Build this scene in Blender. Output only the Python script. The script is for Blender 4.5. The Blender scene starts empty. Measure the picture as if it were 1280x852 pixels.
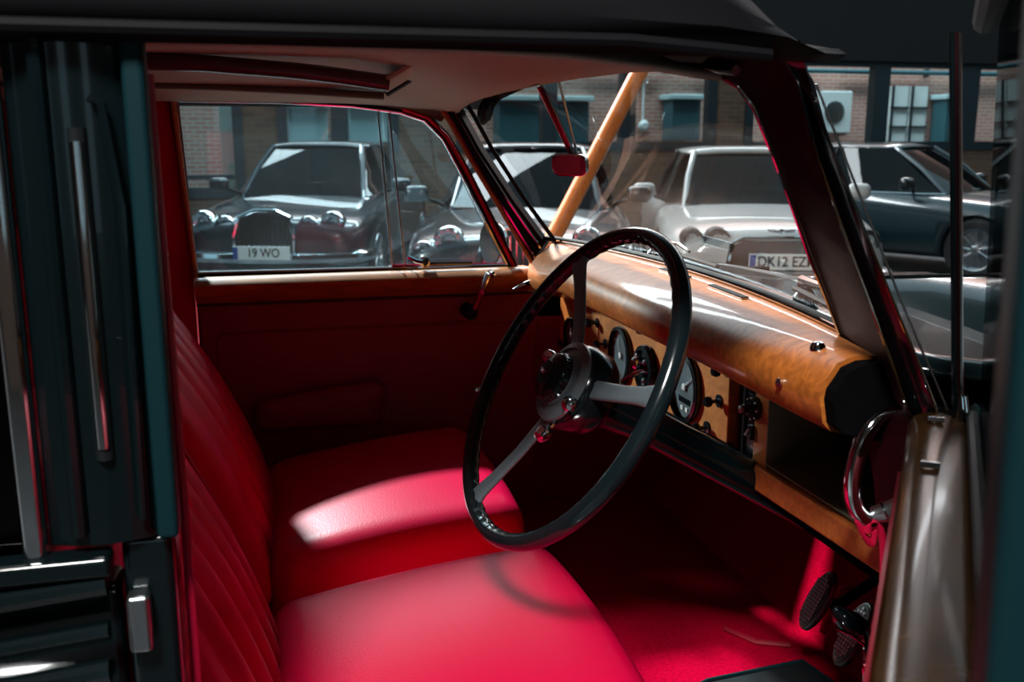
import bpy, bmesh, math, random
from math import sin, cos, pi, radians, sqrt, atan2
from mathutils import Vector, Matrix, noise

# ------------------------------------------------------------------ scene, camera, light
scene = bpy.context.scene
COL = scene.collection
FPX, YAW, PITCH = 1210.0, radians(14.5), radians(11.8)
CAM = Vector((0, 0, 1.5))
_fh = Vector((sin(YAW), cos(YAW), 0)); _z = Vector((0, 0, 1))
CF = _fh * cos(PITCH) - _z * sin(PITCH)
CU = _fh * sin(PITCH) + _z * cos(PITCH)
CR = Vector((cos(YAW), -sin(YAW), 0))
camd = bpy.data.cameras.new('camera')
camd.sensor_width = 36; camd.lens = FPX / 1280 * 36
camd.clip_start = 0.02; camd.clip_end = 200
camd.dof.use_dof = True; camd.dof.focus_distance = 1.45; camd.dof.aperture_fstop = 8.0
camo = bpy.data.objects.new('camera', camd); COL.objects.link(camo)
m = Matrix.Identity(4)
for i in range(3):
    m[i][0] = CR[i]; m[i][1] = CU[i]; m[i][2] = -CF[i]; m[i][3] = CAM[i]
camo.matrix_world = m
scene.camera = camo

scene.view_settings.view_transform = 'Standard'
scene.view_settings.look = 'None'
scene.view_settings.gamma = 1
scene.view_settings.exposure = 0.9
scene.view_settings.use_curve_mapping = False

world = bpy.data.worlds.new('sky'); scene.world = world
world.use_nodes = True
wn = world.node_tree.nodes; wn.clear()
bg = wn.new('ShaderNodeBackground'); wo = wn.new('ShaderNodeOutputWorld')
bg.inputs[0].default_value = (0.55, 0.82, 0.95, 1); bg.inputs[1].default_value = 0.42
world.node_tree.links.new(bg.outputs[0], wo.inputs[0])

def lamp(name, kind, energy, color, loc=(0, 0, 0), aim=None, size=1, size_y=None, angle=None):
    l = bpy.data.lights.new(name, kind); l.energy = energy; l.color = color
    if kind == 'AREA':
        l.size = size
        if size_y: l.shape = 'RECTANGLE'; l.size_y = size_y
    if angle is not None: l.angle = angle
    o = bpy.data.objects.new(name, l); COL.objects.link(o); o.location = loc
    if aim is not None:
        o.rotation_euler = (Vector(aim) - Vector(loc)).to_track_quat('-Z', 'Y').to_euler()
    return o

SUN_DIR = Vector((0.33, -1.0, -0.84))
sun = lamp('sun', 'SUN', 7.5, (1.0, 0.97, 0.92), (0, 12, 8), Vector((0, 12, 8)) + SUN_DIR, angle=radians(3))
# area lamps added to fill in light
lamp('parked_cars_fill', 'AREA', 210, (0.85, 0.95, 1.0), (0.8, 9.9, 5.0), (1.2, 8.8, 0), 8, .7)  # unseen overhead lamp added for highlights on the parked cars
lamp('doorway_fill', 'AREA', 92, (1.0, 0.98, 0.95), (-0.65, -0.95, 3.65), (0.5, 1.2, 0.8), .6, .5)  # fill lamp added on the near side for seat and footwell
lamp('yard_fill', 'AREA', 1150, (0.92, 0.97, 1.0), (6.5, 16.2, 8.5), (6.5, 17.2, 1.5), 20, 1.5)  # area lamp added to brighten the outside brick
lamp('left_dash_fill', 'AREA', 330, (1.0, 0.97, 0.92), (-3.2, 6.0, 2.8), (0.6, 1.6, 1.1), .4, .4)  # unseen lamp added to light the dash panel from the far left

# ------------------------------------------------------------------ helpers
def ray(px, py):
    return CF + CR * ((px - 640) / FPX) + CU * ((426 - py) / FPX)
def at(px, py, ax, val):
    d = ray(px, py); t = (val - CAM[ax]) / d[ax]
    return CAM + d * t
def plane_hit(px, py, p, n):
    d = ray(px, py); t = (p - CAM).dot(n) / d.dot(n)
    return CAM + d * t
def V(*a): return Vector(a)

class MB:
    def __init__(self): self.bm = bmesh.new()
    def faces(self, verts, faces):
        vs = [self.bm.verts.new(v) for v in verts]
        for f in faces:
            try: self.bm.faces.new([vs[i] for i in f])
            except ValueError: pass
        return self
    def box(self, c, s, rot=None):
        c = Vector(c); h = Vector(s) / 2
        R = rot if rot is not None else Matrix.Identity(3)
        vs = [c + R @ Vector((h.x * i, h.y * j, h.z * k)) for i in (-1, 1) for j in (-1, 1) for k in (-1, 1)]
        return self.faces(vs, [(0, 1, 3, 2), (4, 6, 7, 5), (0, 4, 5, 1), (2, 3, 7, 6), (0, 2, 6, 4), (1, 5, 7, 3)])
    def grid(self, rows, close_u=False, close_v=False, cap=False):
        """rows: list of rings / rows of points"""
        n = len(rows); k = len(rows[0])
        vs = [[self.bm.verts.new(p) for p in r] for r in rows]
        for i in range(n if close_u else n - 1):
            for j in range(k if close_v else k - 1):
                a, b = vs[i], vs[(i + 1) % n]
                try: self.bm.faces.new((a[j], a[(j + 1) % k], b[(j + 1) % k], b[j]))
                except ValueError: pass
        if cap:
            for r in (vs[0], vs[-1]):
                try: self.bm.faces.new(r)
                except ValueError: pass
        return self
    def tube(self, path, r, n=12, closed=False, cap=True, flat=1.0, up=None):
        path = [Vector(p) for p in path]; N = len(path)
        rr = r if isinstance(r, (list, tuple)) else [r] * N
        rows = []; prev = None
        for i, p in enumerate(path):
            if closed: t = path[(i + 1) % N] - path[i - 1]
            else: t = path[min(i + 1, N - 1)] - path[max(i - 1, 0)]
            t.normalize()
            if prev is None:
                q = Vector(up) if up is not None else (Vector((0, 0, 1)) if abs(t.z) < .9 else Vector((1, 0, 0)))
            else: q = prev
            s = t.cross(q).normalized(); q = s.cross(t).normalized(); prev = q
            rows.append([p + (s * cos(2 * pi * j / n) + q * sin(2 * pi * j / n) * flat) * rr[i] for j in range(n)])
        return self.grid(rows, close_u=closed, close_v=True, cap=cap and not closed)
    def lathe(self, prof, c, axis, n=28, cap=True):
        """prof: (radius, height) along axis from c"""
        c = Vector(c); ax = Vector(axis).normalized()
        s = ax.orthogonal().normalized(); q = ax.cross(s)
        rows = [[c + ax * h + (s * cos(2 * pi * j / n) + q * sin(2 * pi * j / n)) * max(r, 1e-4) for j in range(n)] for r, h in prof]
        return self.grid(rows, close_v=True, cap=cap)
    def prism(self, pts, d):
        """closed outline extruded by vector d"""
        d = Vector(d); a = [Vector(p) for p in pts]; k = len(a)
        vs = a + [p + d for p in a]
        return self.faces(vs, [tuple(range(k))[::-1], tuple(range(k, 2 * k))] + [(i, (i + 1) % k, k + (i + 1) % k, k + i) for i in range(k)])
    def strip(self, A, B, thick):
        """solid band between polylines A and B, thickened by vector"""
        thick = Vector(thick); rows = []
        for p, q in zip(A, B):
            p = Vector(p); q = Vector(q); rows.append([p, q, q + thick, p + thick])
        return self.grid(rows, close_v=True, cap=True)
    def build(self, name, mat, parent=None, smooth=35, bevel=0, seg=2, solid=0, sub=0):
        bmesh.ops.recalc_face_normals(self.bm, faces=self.bm.faces)
        me = bpy.data.meshes.new(name); self.bm.to_mesh(me); self.bm.free()
        me.materials.append(mat)
        if smooth:
            for p in me.polygons: p.use_smooth = True
            me.set_sharp_from_angle(angle=radians(smooth))
        o = bpy.data.objects.new(name, me); COL.objects.link(o)
        if parent is not None: adopt(o, parent)
        if bevel:
            b = o.modifiers.new('bevel', 'BEVEL'); b.width = bevel; b.segments = seg; b.limit_method = 'ANGLE'; b.angle_limit = radians(40)
            b.harden_normals = True
        if solid:
            s = o.modifiers.new('solid', 'SOLIDIFY'); s.thickness = solid; s.offset = 0
        if sub:
            s = o.modifiers.new('sub', 'SUBSURF'); s.levels = sub; s.render_levels = sub
        return o

WM = {}
def adopt(o, parent):
    o.parent = parent
    o.matrix_parent_inverse = WM.get(parent.name, Matrix.Identity(4)).inverted()
def tag(o, label=None, cat=None, group=None, kind=None):
    if label: o['label'] = label
    if cat: o['category'] = cat
    if group: o['group'] = group
    if kind: o['kind'] = kind
    return o
def thing(name, label, cat, loc=(0, 0, 0), group=None, rz=0):
    o = bpy.data.objects.new(name, None); COL.objects.link(o); o.location = loc; o.rotation_euler = (0, 0, rz)
    o.empty_display_size = .05
    WM[o.name] = Matrix.Translation(loc) @ Matrix.Rotation(rz, 4, 'Z')
    return tag(o, label, cat, group)
def struct(name, mb, mat, **k):
    return tag(mb.build(name, mat, **k), kind='structure')
def basis(x, y, z):
    M = Matrix.Identity(3)
    for i in range(3): M[i][0] = x[i]; M[i][1] = y[i]; M[i][2] = z[i]
    return M
def lerp(a, b, t): return a + (b - a) * t
def sstep(a, b, x):
    t = max(0, min(1, (x - a) / (b - a))); return t * t * (3 - 2 * t)
def spline(pts, n=8):
    pts = [Vector(p) for p in pts]; out = []
    P = [pts[0] * 2 - pts[1]] + pts + [pts[-1] * 2 - pts[-2]]
    for i in range(1, len(P) - 2):
        p0, p1, p2, p3 = P[i - 1:i + 3]
        for k in range(n):
            t = k / n
            out.append(.5 * ((2 * p1) + (p2 - p0) * t + (2 * p0 - 5 * p1 + 4 * p2 - p3) * t * t + (3 * p1 - p0 - 3 * p2 + p3) * t ** 3))
    out.append(pts[-1]); return out
def rbox(mb, h, r, n, deform, M=None):
    """rounded box of half sizes h, corner radius r; deform moves each point"""
    h = Vector(h)
    faces = []
    for ax in range(3):
        for sg in (-1, 1):
            u, v = (ax + 1) % 3, (ax + 2) % 3
            nu, nv = n[u], n[v]; rows = []
            for i in range(nu + 1):
                row = []
                for j in range(nv + 1):
                    p = Vector((0, 0, 0)); p[ax] = sg * h[ax]
                    p[u] = h[u] * sin((2 * i / nu - 1) * pi / 2 * .999) if False else h[u] * (2 * i / nu - 1)
                    p[v] = h[v] * (2 * j / nv - 1)
                    inn = Vector([max(-(h[k] - r), min(h[k] - r, p[k])) for k in range(3)])
                    d = p - inn
                    if d.length > 1e-9: p = inn + d.normalized() * r
                    row.append(deform(p) if deform else p)
                rows.append(row)
            mb.grid(rows)
    bmesh.ops.remove_doubles(mb.bm, verts=mb.bm.verts, dist=1e-5)
    return mb

# ------------------------------------------------------------------ materials
def mat(name, color=(.5, .5, .5), rough=.5, metal=0, coat=0, coat_r=.05, spec=.5, bump=None, emit=None):
    mt = bpy.data.materials.new(name); mt.use_nodes = True
    nt = mt.node_tree; b = nt.nodes['Principled BSDF']
    b.inputs['Base Color'].default_value = (*color, 1); b.inputs['Roughness'].default_value = rough
    b.inputs['Metallic'].default_value = metal; b.inputs['Coat Weight'].default_value = coat
    b.inputs['Coat Roughness'].default_value = coat_r; b.inputs['Specular IOR Level'].default_value = spec
    if bump:
        sc, st, kind = bump
        tc = nt.nodes.new('ShaderNodeTexCoord')
        tx = nt.nodes.new('ShaderNodeTexNoise' if kind == 'noise' else 'ShaderNodeTexVoronoi')
        tx.inputs['Scale'].default_value = sc
        if kind == 'noise': tx.inputs['Detail'].default_value = 6
        bp = nt.nodes.new('ShaderNodeBump'); bp.inputs['Strength'].default_value = st; bp.inputs['Distance'].default_value = .002
        nt.links.new(tc.outputs['Object'], tx.inputs['Vector'])
        nt.links.new(tx.outputs[0], bp.inputs['Height']); nt.links.new(bp.outputs[0], b.inputs['Normal'])
    return mt
def vary(mt, c1, c2, scale, detail=5, stretch=(1, 1, 1), lo=.35, hi=.65, distort=0):
    nt = mt.node_tree; b = nt.nodes['Principled BSDF']
    tc = nt.nodes.new('ShaderNodeTexCoord'); mp = nt.nodes.new('ShaderNodeMapping'); mp.inputs['Scale'].default_value = stretch
    tx = nt.nodes.new('ShaderNodeTexNoise'); tx.inputs['Scale'].default_value = scale; tx.inputs['Detail'].default_value = detail
    tx.inputs['Distortion'].default_value = distort
    rp = nt.nodes.new('ShaderNodeValToRGB'); rp.color_ramp.elements[0].position = lo; rp.color_ramp.elements[1].position = hi
    rp.color_ramp.elements[0].color = (*c1, 1); rp.color_ramp.elements[1].color = (*c2, 1)
    L = nt.links.new
    L(tc.outputs['Object'], mp.inputs[0]); L(mp.outputs[0], tx.inputs['Vector']); L(tx.outputs[0], rp.inputs[0]); L(rp.outputs[0], b.inputs['Base Color'])
    return mt
def wood(name, c1, c2, coat=.3, stretch=(3, 14, 14), scale=4.0, rough=.45):
    return vary(mat(name, c1, rough, coat=coat, coat_r=.06), c1, c2, scale, 8, stretch, .3, .72, 1.6)
def glass_mat(name, tint=(1, 1, 1), ior=1.5, refl=1.0, dirt=0, rough=0.0):
    mt = bpy.data.materials.new(name); mt.use_nodes = True
    nt = mt.node_tree; nt.nodes.clear(); N = nt.nodes.new; L = nt.links.new
    out = N('ShaderNodeOutputMaterial'); tr = N('ShaderNodeBsdfTransparent'); gl = N('ShaderNodeBsdfGlossy'); mx = N('ShaderNodeMixShader')
    lw = N('ShaderNodeLayerWeight'); lw.inputs[0].default_value = .5
    pw = N('ShaderNodeMath'); pw.operation = 'POWER'; pw.inputs[1].default_value = 5
    fr = N('ShaderNodeMapRange'); fr.inputs[3].default_value = ((ior - 1) / (ior + 1)) ** 2 * 1.2; fr.inputs[4].default_value = 1
    L(lw.outputs['Facing'], pw.inputs[0]); L(pw.outputs[0], fr.inputs[0])
    tr.inputs[0].default_value = (*tint, 1); gl.inputs['Roughness'].default_value = rough; gl.inputs['Color'].default_value = (refl, refl, refl, 1)
    L(fr.outputs[0], mx.inputs[0]); L(tr.outputs[0], mx.inputs[1]); L(gl.outputs[0], mx.inputs[2])
    last = mx
    if dirt:
        df = N('ShaderNodeBsdfDiffuse'); df.inputs[0].default_value = (.75, .85, .9, 1)
        tc = N('ShaderNodeTexCoord'); n1 = N('ShaderNodeTexNoise'); n1.inputs['Scale'].default_value = 9; n1.inputs['Detail'].default_value = 9
        mp = N('ShaderNodeMapping'); mp.inputs['Scale'].default_value = (.6, 1, 9); mp.inputs['Rotation'].default_value = (0, .5, 0)
        n2 = N('ShaderNodeTexNoise'); n2.inputs['Scale'].default_value = 26; n2.inputs['Detail'].default_value = 3
        r1 = N('ShaderNodeMapRange'); r1.inputs[1].default_value = .45; r1.inputs[2].default_value = .75; r1.inputs[3].default_value = .03; r1.inputs[4].default_value = dirt
        r2 = N('ShaderNodeMapRange'); r2.inputs[1].default_value = .66; r2.inputs[2].default_value = .76; r2.inputs[3].default_value = 0; r2.inputs[4].default_value = dirt * 1.6
        ad = N('ShaderNodeMath'); ad.operation = 'ADD'; m2 = N('ShaderNodeMixShader')
        L(tc.outputs['Object'], n1.inputs['Vector']); L(tc.outputs['Object'], mp.inputs[0]); L(mp.outputs[0], n2.inputs['Vector'])
        L(n1.outputs[0], r1.inputs[0]); L(n2.outputs[0], r2.inputs[0]); L(r1.outputs[0], ad.inputs[0]); L(r2.outputs[0], ad.inputs[1])
        L(ad.outputs[0], m2.inputs[0]); L(mx.outputs[0], m2.inputs[1]); L(df.outputs[0], m2.inputs[2]); last = m2
    L(last.outputs[0], out.inputs[0])
    return mt
def brick_mat(name, c1, c2, mortar, scale=1.0):
    mt = mat(name, c1, .9); nt = mt.node_tree; b = nt.nodes['Principled BSDF']
    tc = nt.nodes.new('ShaderNodeTexCoord'); mp = nt.nodes.new('ShaderNodeMapping'); mp.inputs['Rotation'].default_value = (pi / 2, 0, 0)
    br = nt.nodes.new('ShaderNodeTexBrick'); br.inputs['Color1'].default_value = (*c1, 1); br.inputs['Color2'].default_value = (*c2, 1)
    br.inputs['Mortar'].default_value = (*mortar, 1); br.inputs['Scale'].default_value = scale
    br.inputs['Brick Width'].default_value = .23; br.inputs['Row Height'].default_value = .075; br.inputs['Mortar Size'].default_value = .008
    L = nt.links.new
    L(tc.outputs['Object'], mp.inputs[0]); L(mp.outputs[0], br.inputs['Vector']); L(br.outputs[0], b.inputs['Base Color'])
    return mt

M = {}
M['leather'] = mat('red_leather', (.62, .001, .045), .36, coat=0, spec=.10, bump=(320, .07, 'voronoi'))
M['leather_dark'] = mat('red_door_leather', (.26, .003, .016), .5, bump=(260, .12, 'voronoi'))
M['piping'] = mat('red_piping', (.50, .005, .04), .35)
M['carpet'] = vary(mat('red_carpet', (.4, .004, .03), .95, spec=.0, bump=(700, 1.0, 'noise')), (.34, .0008, .018), (.48, .0015, .026), 180)
M['wood'] = wood('burr_walnut_capping', (.27, .07, .009), (.55, .165, .026))
M['wood_panel'] = wood('walnut_fascia', (.34, .095, .012), (.56, .18, .026), stretch=(8, 5, 8))
M['wood_red'] = wood('varnished_walnut_rail', (.30, .07, .014), (.5, .14, .03))
M['wood_dark'] = wood('dark_walnut_capping', (.022, .009, .0025), (.055, .024, .007), stretch=(4, 4, 14), rough=.25, coat=.12)
M['wood_dark'].node_tree.nodes['Principled BSDF'].inputs['Specular IOR Level'].default_value = .15
M['wood_brown'] = mat('brown_wood_rail', (.05, .014, .008), .4, coat=.5)
M['black'] = mat('black_coachwork', (.002, .005, .006), .18, coat=.35, coat_r=.02, spec=.3)
M['black_red'] = mat('dark_maroon_lacquer', (.014, .0015, .003), .5, spec=.1)
M['roof_black'] = mat('matte_black_roof', (.002, .002, .003), .7, spec=.12)  # gloss paint made matte so the roof shows no sheen
M['brick_dark'] = brick_mat('dark_brick', (.05, .03, .022), (.035, .02, .015), (.04, .035, .03))  # brick darkened to cut its reflections in the coachwork
M['pedal_pad'] = mat('grey_pedal_rubber', (.10, .115, .115), .5)
M['teal'] = mat('dark_teal_rubber', (.002, .017, .021), .5, spec=.15)
M['rubber'] = mat('black_rubber', (.006, .008, .009), .6, spec=.2)
M['chrome'] = mat('chrome', (.72, .76, .78), .07, 1)
M['chrome_red'] = mat('red_enamelled_trim', (.42, .006, .035), .2, .6)
M['steel'] = mat('brushed_steel', (.45, .48, .5), .3, 1)
M['bakelite'] = mat('black_wheel_bakelite', (.005, .010, .012), .16)
M['spoke'] = mat('grey_spoke_enamel', (.15, .19, .21), .34, .3)
M['cream'] = mat('cream_headlining', (.46, .38, .31), .95, bump=(400, .3, 'noise'))
M['cream_dark'] = mat('brown_cloth_edge', (.10, .07, .05), .9)
M['olive'] = mat('olive_lining', (.10, .115, .075), .8)
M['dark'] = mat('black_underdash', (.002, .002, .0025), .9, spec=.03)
M['gauge'] = vary(mat('grey_dial_face', (.10, .125, .14), .4), (.08, .10, .11), (.13, .16, .18), 30)
M['gauge_mark'] = mat('white_dial_marks', (.75, .78, .75), .5)
M['glass'] = glass_mat('windscreen_glass', (.93, .97, .97), 1.45, .22)
M['glass_dirty'] = glass_mat('dusty_side_glass', (.80, .92, .95), 1.5, dirt=.055)
M['glass_clear'] = glass_mat('dial_glass', (.97, .98, .98), 1.45, .7)
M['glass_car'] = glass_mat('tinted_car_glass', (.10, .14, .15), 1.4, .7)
M['glass_win'] = glass_mat('factory_window_glass', (.78, .90, .92), 1.4)
M['mirror'] = mat('mirror_glass', (.85, .88, .88), .02, 1)
M['lens'] = mat('headlamp_reflector', (.75, .8, .85), .12, .9, coat=1)
M['plate'] = mat('white_number_plate', (.75, .77, .74), .4)
M['plate_txt'] = mat('black_plate_lettering', (.01, .01, .012), .5)
M['plate_blue'] = mat('blue_plate_band', (.02, .06, .3), .5)
M['paint_green'] = mat('dark_blue_car_paint', (.004, .013, .019), .3, 0, coat=1, coat_r=.03)
M['paint_black'] = mat('black_car_paint', (.006, .010, .014), .3, .1, coat=1, coat_r=.02)
M['paint_navy'] = mat('dark_teal_car_paint', (.006, .022, .028), .3, 0, coat=1, coat_r=.03)
M['paint_white'] = mat('pearl_white_car_paint', (.40, .41, .40), .3, coat=.8, coat_r=.03)
M['tyre'] = mat('tyre_rubber', (.010, .011, .012), .8)
M['grille'] = mat('black_mesh_grille', (.01, .012, .013), .5, .5)
M['grille_reflection'] = mat('red_grille_reflection', (.42, .005, .04), .5)  # red for the seat's reflection over the white car's grille; unused
M['cabin'] = mat('dark_car_cabin', (.02, .02, .02), .8)
M['brick'] = brick_mat('brown_brick', (.16, .085, .05), (.10, .055, .035), (.12, .10, .08))
M['brick_out'] = brick_mat('pale_red_brick', (.62, .28, .22), (.52, .22, .17), (.6, .52, .46))
M['frame'] = mat('dark_teal_window_steel', (.008, .022, .028), .5)
M['floor'] = vary(mat('concrete_floor', (.07, .075, .08), .45), (.05, .055, .06), (.10, .105, .11), 3)
M['ceil'] = mat('dark_ceiling', (.006, .006, .007), .9)
M['white'] = mat('white_metal', (.72, .74, .73), .5)
M['pale'] = mat('pale_blue_panel', (.42, .55, .56), .6)
M['canopy'] = mat('teal_metal', (.03, .10, .12), .5)
M['streak'] = wood('orange_reflection', (.5, .13, .02), (.68, .22, .045), coat=.6, stretch=(9, 9, 2))  # orange of a windscreen reflection, laid on a solid bar
M['pink'] = mat('pink_render', (.85, .6, .48), .8)

# ------------------------------------------------------------------ the garage
struct('floor', MB().box((3, 4.85, -.05), (30, 19.8, .1)), M['floor'], smooth=0)
struct('ground', MB().box((3, 19.65, -.06), (40, 9.8, .1)), M['floor'], smooth=0)
struct('ceiling', MB().box((3, .1, 5.15), (30, 10.6, .2)), M['ceil'], smooth=0)
WY = 14.6; K = WY / 12.3
def kz(z): return 1.5 + (z - 1.5) * K if z > .01 else 0
wb = MB()
def wbox(mb, x0, x1, z0, z1, y=WY, t=.3): mb.box(((x0 + x1) / 2 * K, y + t / 2, (kz(z0) + kz(z1)) / 2), ((x1 - x0) * K, t, kz(z1) - kz(z0)))
wbox(wb, -9, -1.05, 0, 2.55)
wbox(wb, -1.05, -.15, 0, .8)
wbox(wb, -.15, .25, 0, 2.55)
wbox(wb, .25, 1.72, 0, 1.34); wbox(wb, 1.72, 2.45, 0, 2.55)
wbox(wb, 2.45, 6.02, 0, 1.34); wbox(wb, 6.02, 6.45, 0, 2.55); wbox(wb, 6.45, 11.4, 0, 1.34); wbox(wb, 11.4, 15, 0, 2.55)
struct('wall_back', wb, M['brick'], smooth=0)
struct('trim_1', MB().box((3, WY + .1, kz(2.55) + .83), (28, .5, 1.66)), M['ceil'], smooth=0)
def window(n, x0, x1, z0, z1, posts, bars=()):
    f = MB(); t = .12
    def b(a, c, d, e): f.box(((a + c) / 2 * K, WY + .06, (kz(d) + kz(e)) / 2), ((c - a) * K, .2, kz(e) - kz(d)))
    b(x0, x0 + t, z0, z1); b(x1 - t, x1, z0, z1); b(x0 + t, x1 - t, z0, z0 + .12); b(x0 + t, x1 - t, z1 - .07, z1)
    for p, w in posts: b(p, p + w, z0 + .12, z1 - .07)
    for p in bars: b(x0 + t, x1 - t, p, p + .05)
    o = struct('window_%d' % n, f, M['frame'], smooth=0)
    g = MB().box(((x0 + x1) / 2 * K, WY + .2, (kz(z0) + kz(z1)) / 2), ((x1 - x0) * K, .008, kz(z1) - kz(z0))).build('window_pane', M['glass_win'], o, smooth=0)
window(1, -1.05, -.15, .8, 2.55, [], [1.02])
window(2, .25, 1.72, 1.34, 2.55, [(.9, .2)])
window(3, 2.45, 6.02, 1.34, 2.55, [(3.58, .2), (4.66, .2)])
window(4, 6.45, 11.4, 1.34, 2.55, [(7.14, .2), (8.42, .24), (9.82, .32)])
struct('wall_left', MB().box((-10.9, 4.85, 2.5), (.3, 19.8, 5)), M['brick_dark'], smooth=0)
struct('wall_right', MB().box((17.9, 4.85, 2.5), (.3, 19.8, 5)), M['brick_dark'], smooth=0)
# wall behind the photographer, with tall window openings
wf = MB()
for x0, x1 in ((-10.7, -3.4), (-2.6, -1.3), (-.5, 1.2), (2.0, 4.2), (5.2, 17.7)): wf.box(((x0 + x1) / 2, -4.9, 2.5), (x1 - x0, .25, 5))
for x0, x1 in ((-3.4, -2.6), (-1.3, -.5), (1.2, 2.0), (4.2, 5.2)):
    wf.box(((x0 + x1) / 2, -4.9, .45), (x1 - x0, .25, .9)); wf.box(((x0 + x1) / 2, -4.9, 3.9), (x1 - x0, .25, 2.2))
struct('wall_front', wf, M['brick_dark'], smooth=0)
# the brick building across the yard
OY = 18.0
struct('wall_outside', MB().box((6, OY + .2, 5.5), (44, .4, 12)), M['brick_out'], smooth=0)

def outside(px0, py0, px1, py1, y=OY):
    a = at(px0, py1, 1, y); b = at(px1, py0, 1, y); return a.x, b.x, a.z, b.z
# long pipe
z0 = at(1100, 90, 1, OY - .1).z
t = thing('wall_pipe', 'long teal pipe running level along the pale brick building outside', 'pipe', (8, OY - .12, z0))
MB().tube([(-2, OY - .12, z0), (20, OY - .12, z0)], .05).build('pipe_run', M['canopy'], t)
mb = MB()
for k in range(8):
    MB().box((-1 + k * 2.9, OY - .06, z0), (.05, .14, .16)).build('pipe_clip', M['frame'], t, bevel=.006)
# air conditioner
x0, x1, za, zb = outside(1024, 114, 1066, 166, OY - .35)
cx, cz, hw, hh = (x0 + x1) / 2, (za + zb) / 2, (x1 - x0) / 2, (zb - za) / 2
t = thing('air_conditioner', 'white air conditioning unit with round fan on the brick building outside', 'air conditioner', (cx, OY - .3, za))
MB().box((cx, OY - .18, cz), (2 * hw, .36, 2 * hh)).build('casing', M['white'], t, bevel=.02)
fx = cx - .04
MB().lathe([(.20, 0), (.22, .01), (.22, .02), (.19, .03)], (fx, OY - .355, cz), (0, -1, 0)).build('fan_ring', M['steel'], t)
mb = MB()
for k in range(7):
    mb.tube([(fx - .19 + k * .063, OY - .385, cz - sqrt(max(.0, .036 - (-.19 + k * .063) ** 2))), (fx - .19 + k * .063, OY - .385, cz + sqrt(max(.0, .036 - (-.19 + k * .063) ** 2)))], .006, 6)
mb.build('fan_grille', M['frame'], t)
for sx in (-.7, .7): MB().box((cx + hw * sx, OY - .17, za - .03), (.05, .34, .05)).build('bracket', M['steel'], t, bevel=.004)
# white gate leaves
x0, x1, za, zb = outside(1108, 108, 1162, 178, OY - .1)
t = thing('yard_door', 'white framed double door with panes seen through window right of roof pillar', 'door', ((x0 + x1) / 2, OY - .1, za))
for k in range(2):
    a = lerp(x0, x1, k / 2) + .02; b = lerp(x0, x1, (k + 1) / 2) - .02
    MB().box(((a + b) / 2, OY - .06, (za + zb) / 2), (b - a, .08, zb - za)).build('door_leaf', M['white'], t, bevel=.01)
    mb = MB()
    for q in (.28, .62): mb.box(((a + b) / 2, OY - .12, lerp(za, zb, q)), (b - a, .03, .04))
    mb.box((a + .04, OY - .12, (za + zb) / 2), (.05, .03, zb - za))
    mb.build('door_bar', M['frame'], t)
# canopies
def canopy(px0, py0, px1, py1, label, m, name='wall_cabinet', cat='cabinet'):
    x0, x1, za, zb = outside(px0, py0, px1, py1, OY - .5)
    t = thing(name, label, cat, ((x0 + x1) / 2, OY - .3, za), group='cabinets on the outside brick wall')
    MB().box(((x0 + x1) / 2, OY - .25, (za + zb) / 2 - .05), (x1 - x0 - .15, .46, zb - za - .1)).build('body', m, t, bevel=.02)
    MB().box(((x0 + x1) / 2, OY - .28, zb - .05), (x1 - x0, .55, .1)).build('roof_lip', M['pale'], t, bevel=.02)
canopy(835, 118, 882, 176, 'dark teal metal cabinet with pale lip on brick wall above white car', M['canopy'])
canopy(619, 120, 742, 182, 'wide grey teal cabinet on brick wall seen left of the mirror', M['canopy'])
canopy(356, 128, 414, 184, 'pale panelled cabinet seen through the side window, left pane', M['pale'])
canopy(433, 126, 490, 184, 'pale panelled cabinet seen through the side window, right pane', M['pale'])
canopy(1176, 118, 1210, 180, 'teal cabinet on brick wall beside the white yard door', M['canopy'])
# lamp on conduit
p = at(805, 157, 1, OY - .1)
t = thing('wall_lamp', 'small white wall lamp under a thin conduit on red brick', 'lamp', p)
MB().lathe([(.04, 0), (.10, .02), (.11, .08), (.06, .14)], (p.x, OY - .02, p.z), (0, -1, 0)).build('lamp_shade', M['white'], t)
MB().tube([(p.x, OY - .03, p.z + .1), (p.x, OY - .03, p.z + 1.1)], .025, 8).build('conduit', M['white'], t)
# pink rendered column
x0, x1, za, zb = outside(279, 60, 304, 240, 15)
t = thing('gate_pillar', 'pale pink gate pillar beyond the left window of the garage', 'pillar', ((x0 + x1) / 2, 15.2, 0))
MB().box(((x0 + x1) / 2, 15.2, 1.3), (x1 - x0, .35, 2.6)).build('shaft', M['pink'], t, bevel=.02)
MB().box(((x0 + x1) / 2, 15.2, 2.68), (x1 - x0 + .1, .45, .16)).build('cap', M['white'], t, bevel=.02)
# orange pole added in place of a reflection in the windscreen
p1 = at(803, 82, 1, 4.6); p2 = at(690, 300, 1, 4.4); d = (p1 - p2)
pa = p2 - d * (p2.z / d.z); pb = p1 + d * .25
t = thing('reflected_streak', 'orange pole leaning behind the rear view mirror beyond the windscreen', 'streak', pa)
MB().tube([pa + d * .01, pb], .042, 16).build('shaft', M['streak'], t)
MB().tube([pa, pa + d.normalized() * .09], .052, 16).build('foot', M['rubber'], t)
MB().tube([pb - d.normalized() * .06, pb + d.normalized() * .02], .05, 16).build('collar', M['chrome'], t)

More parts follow.
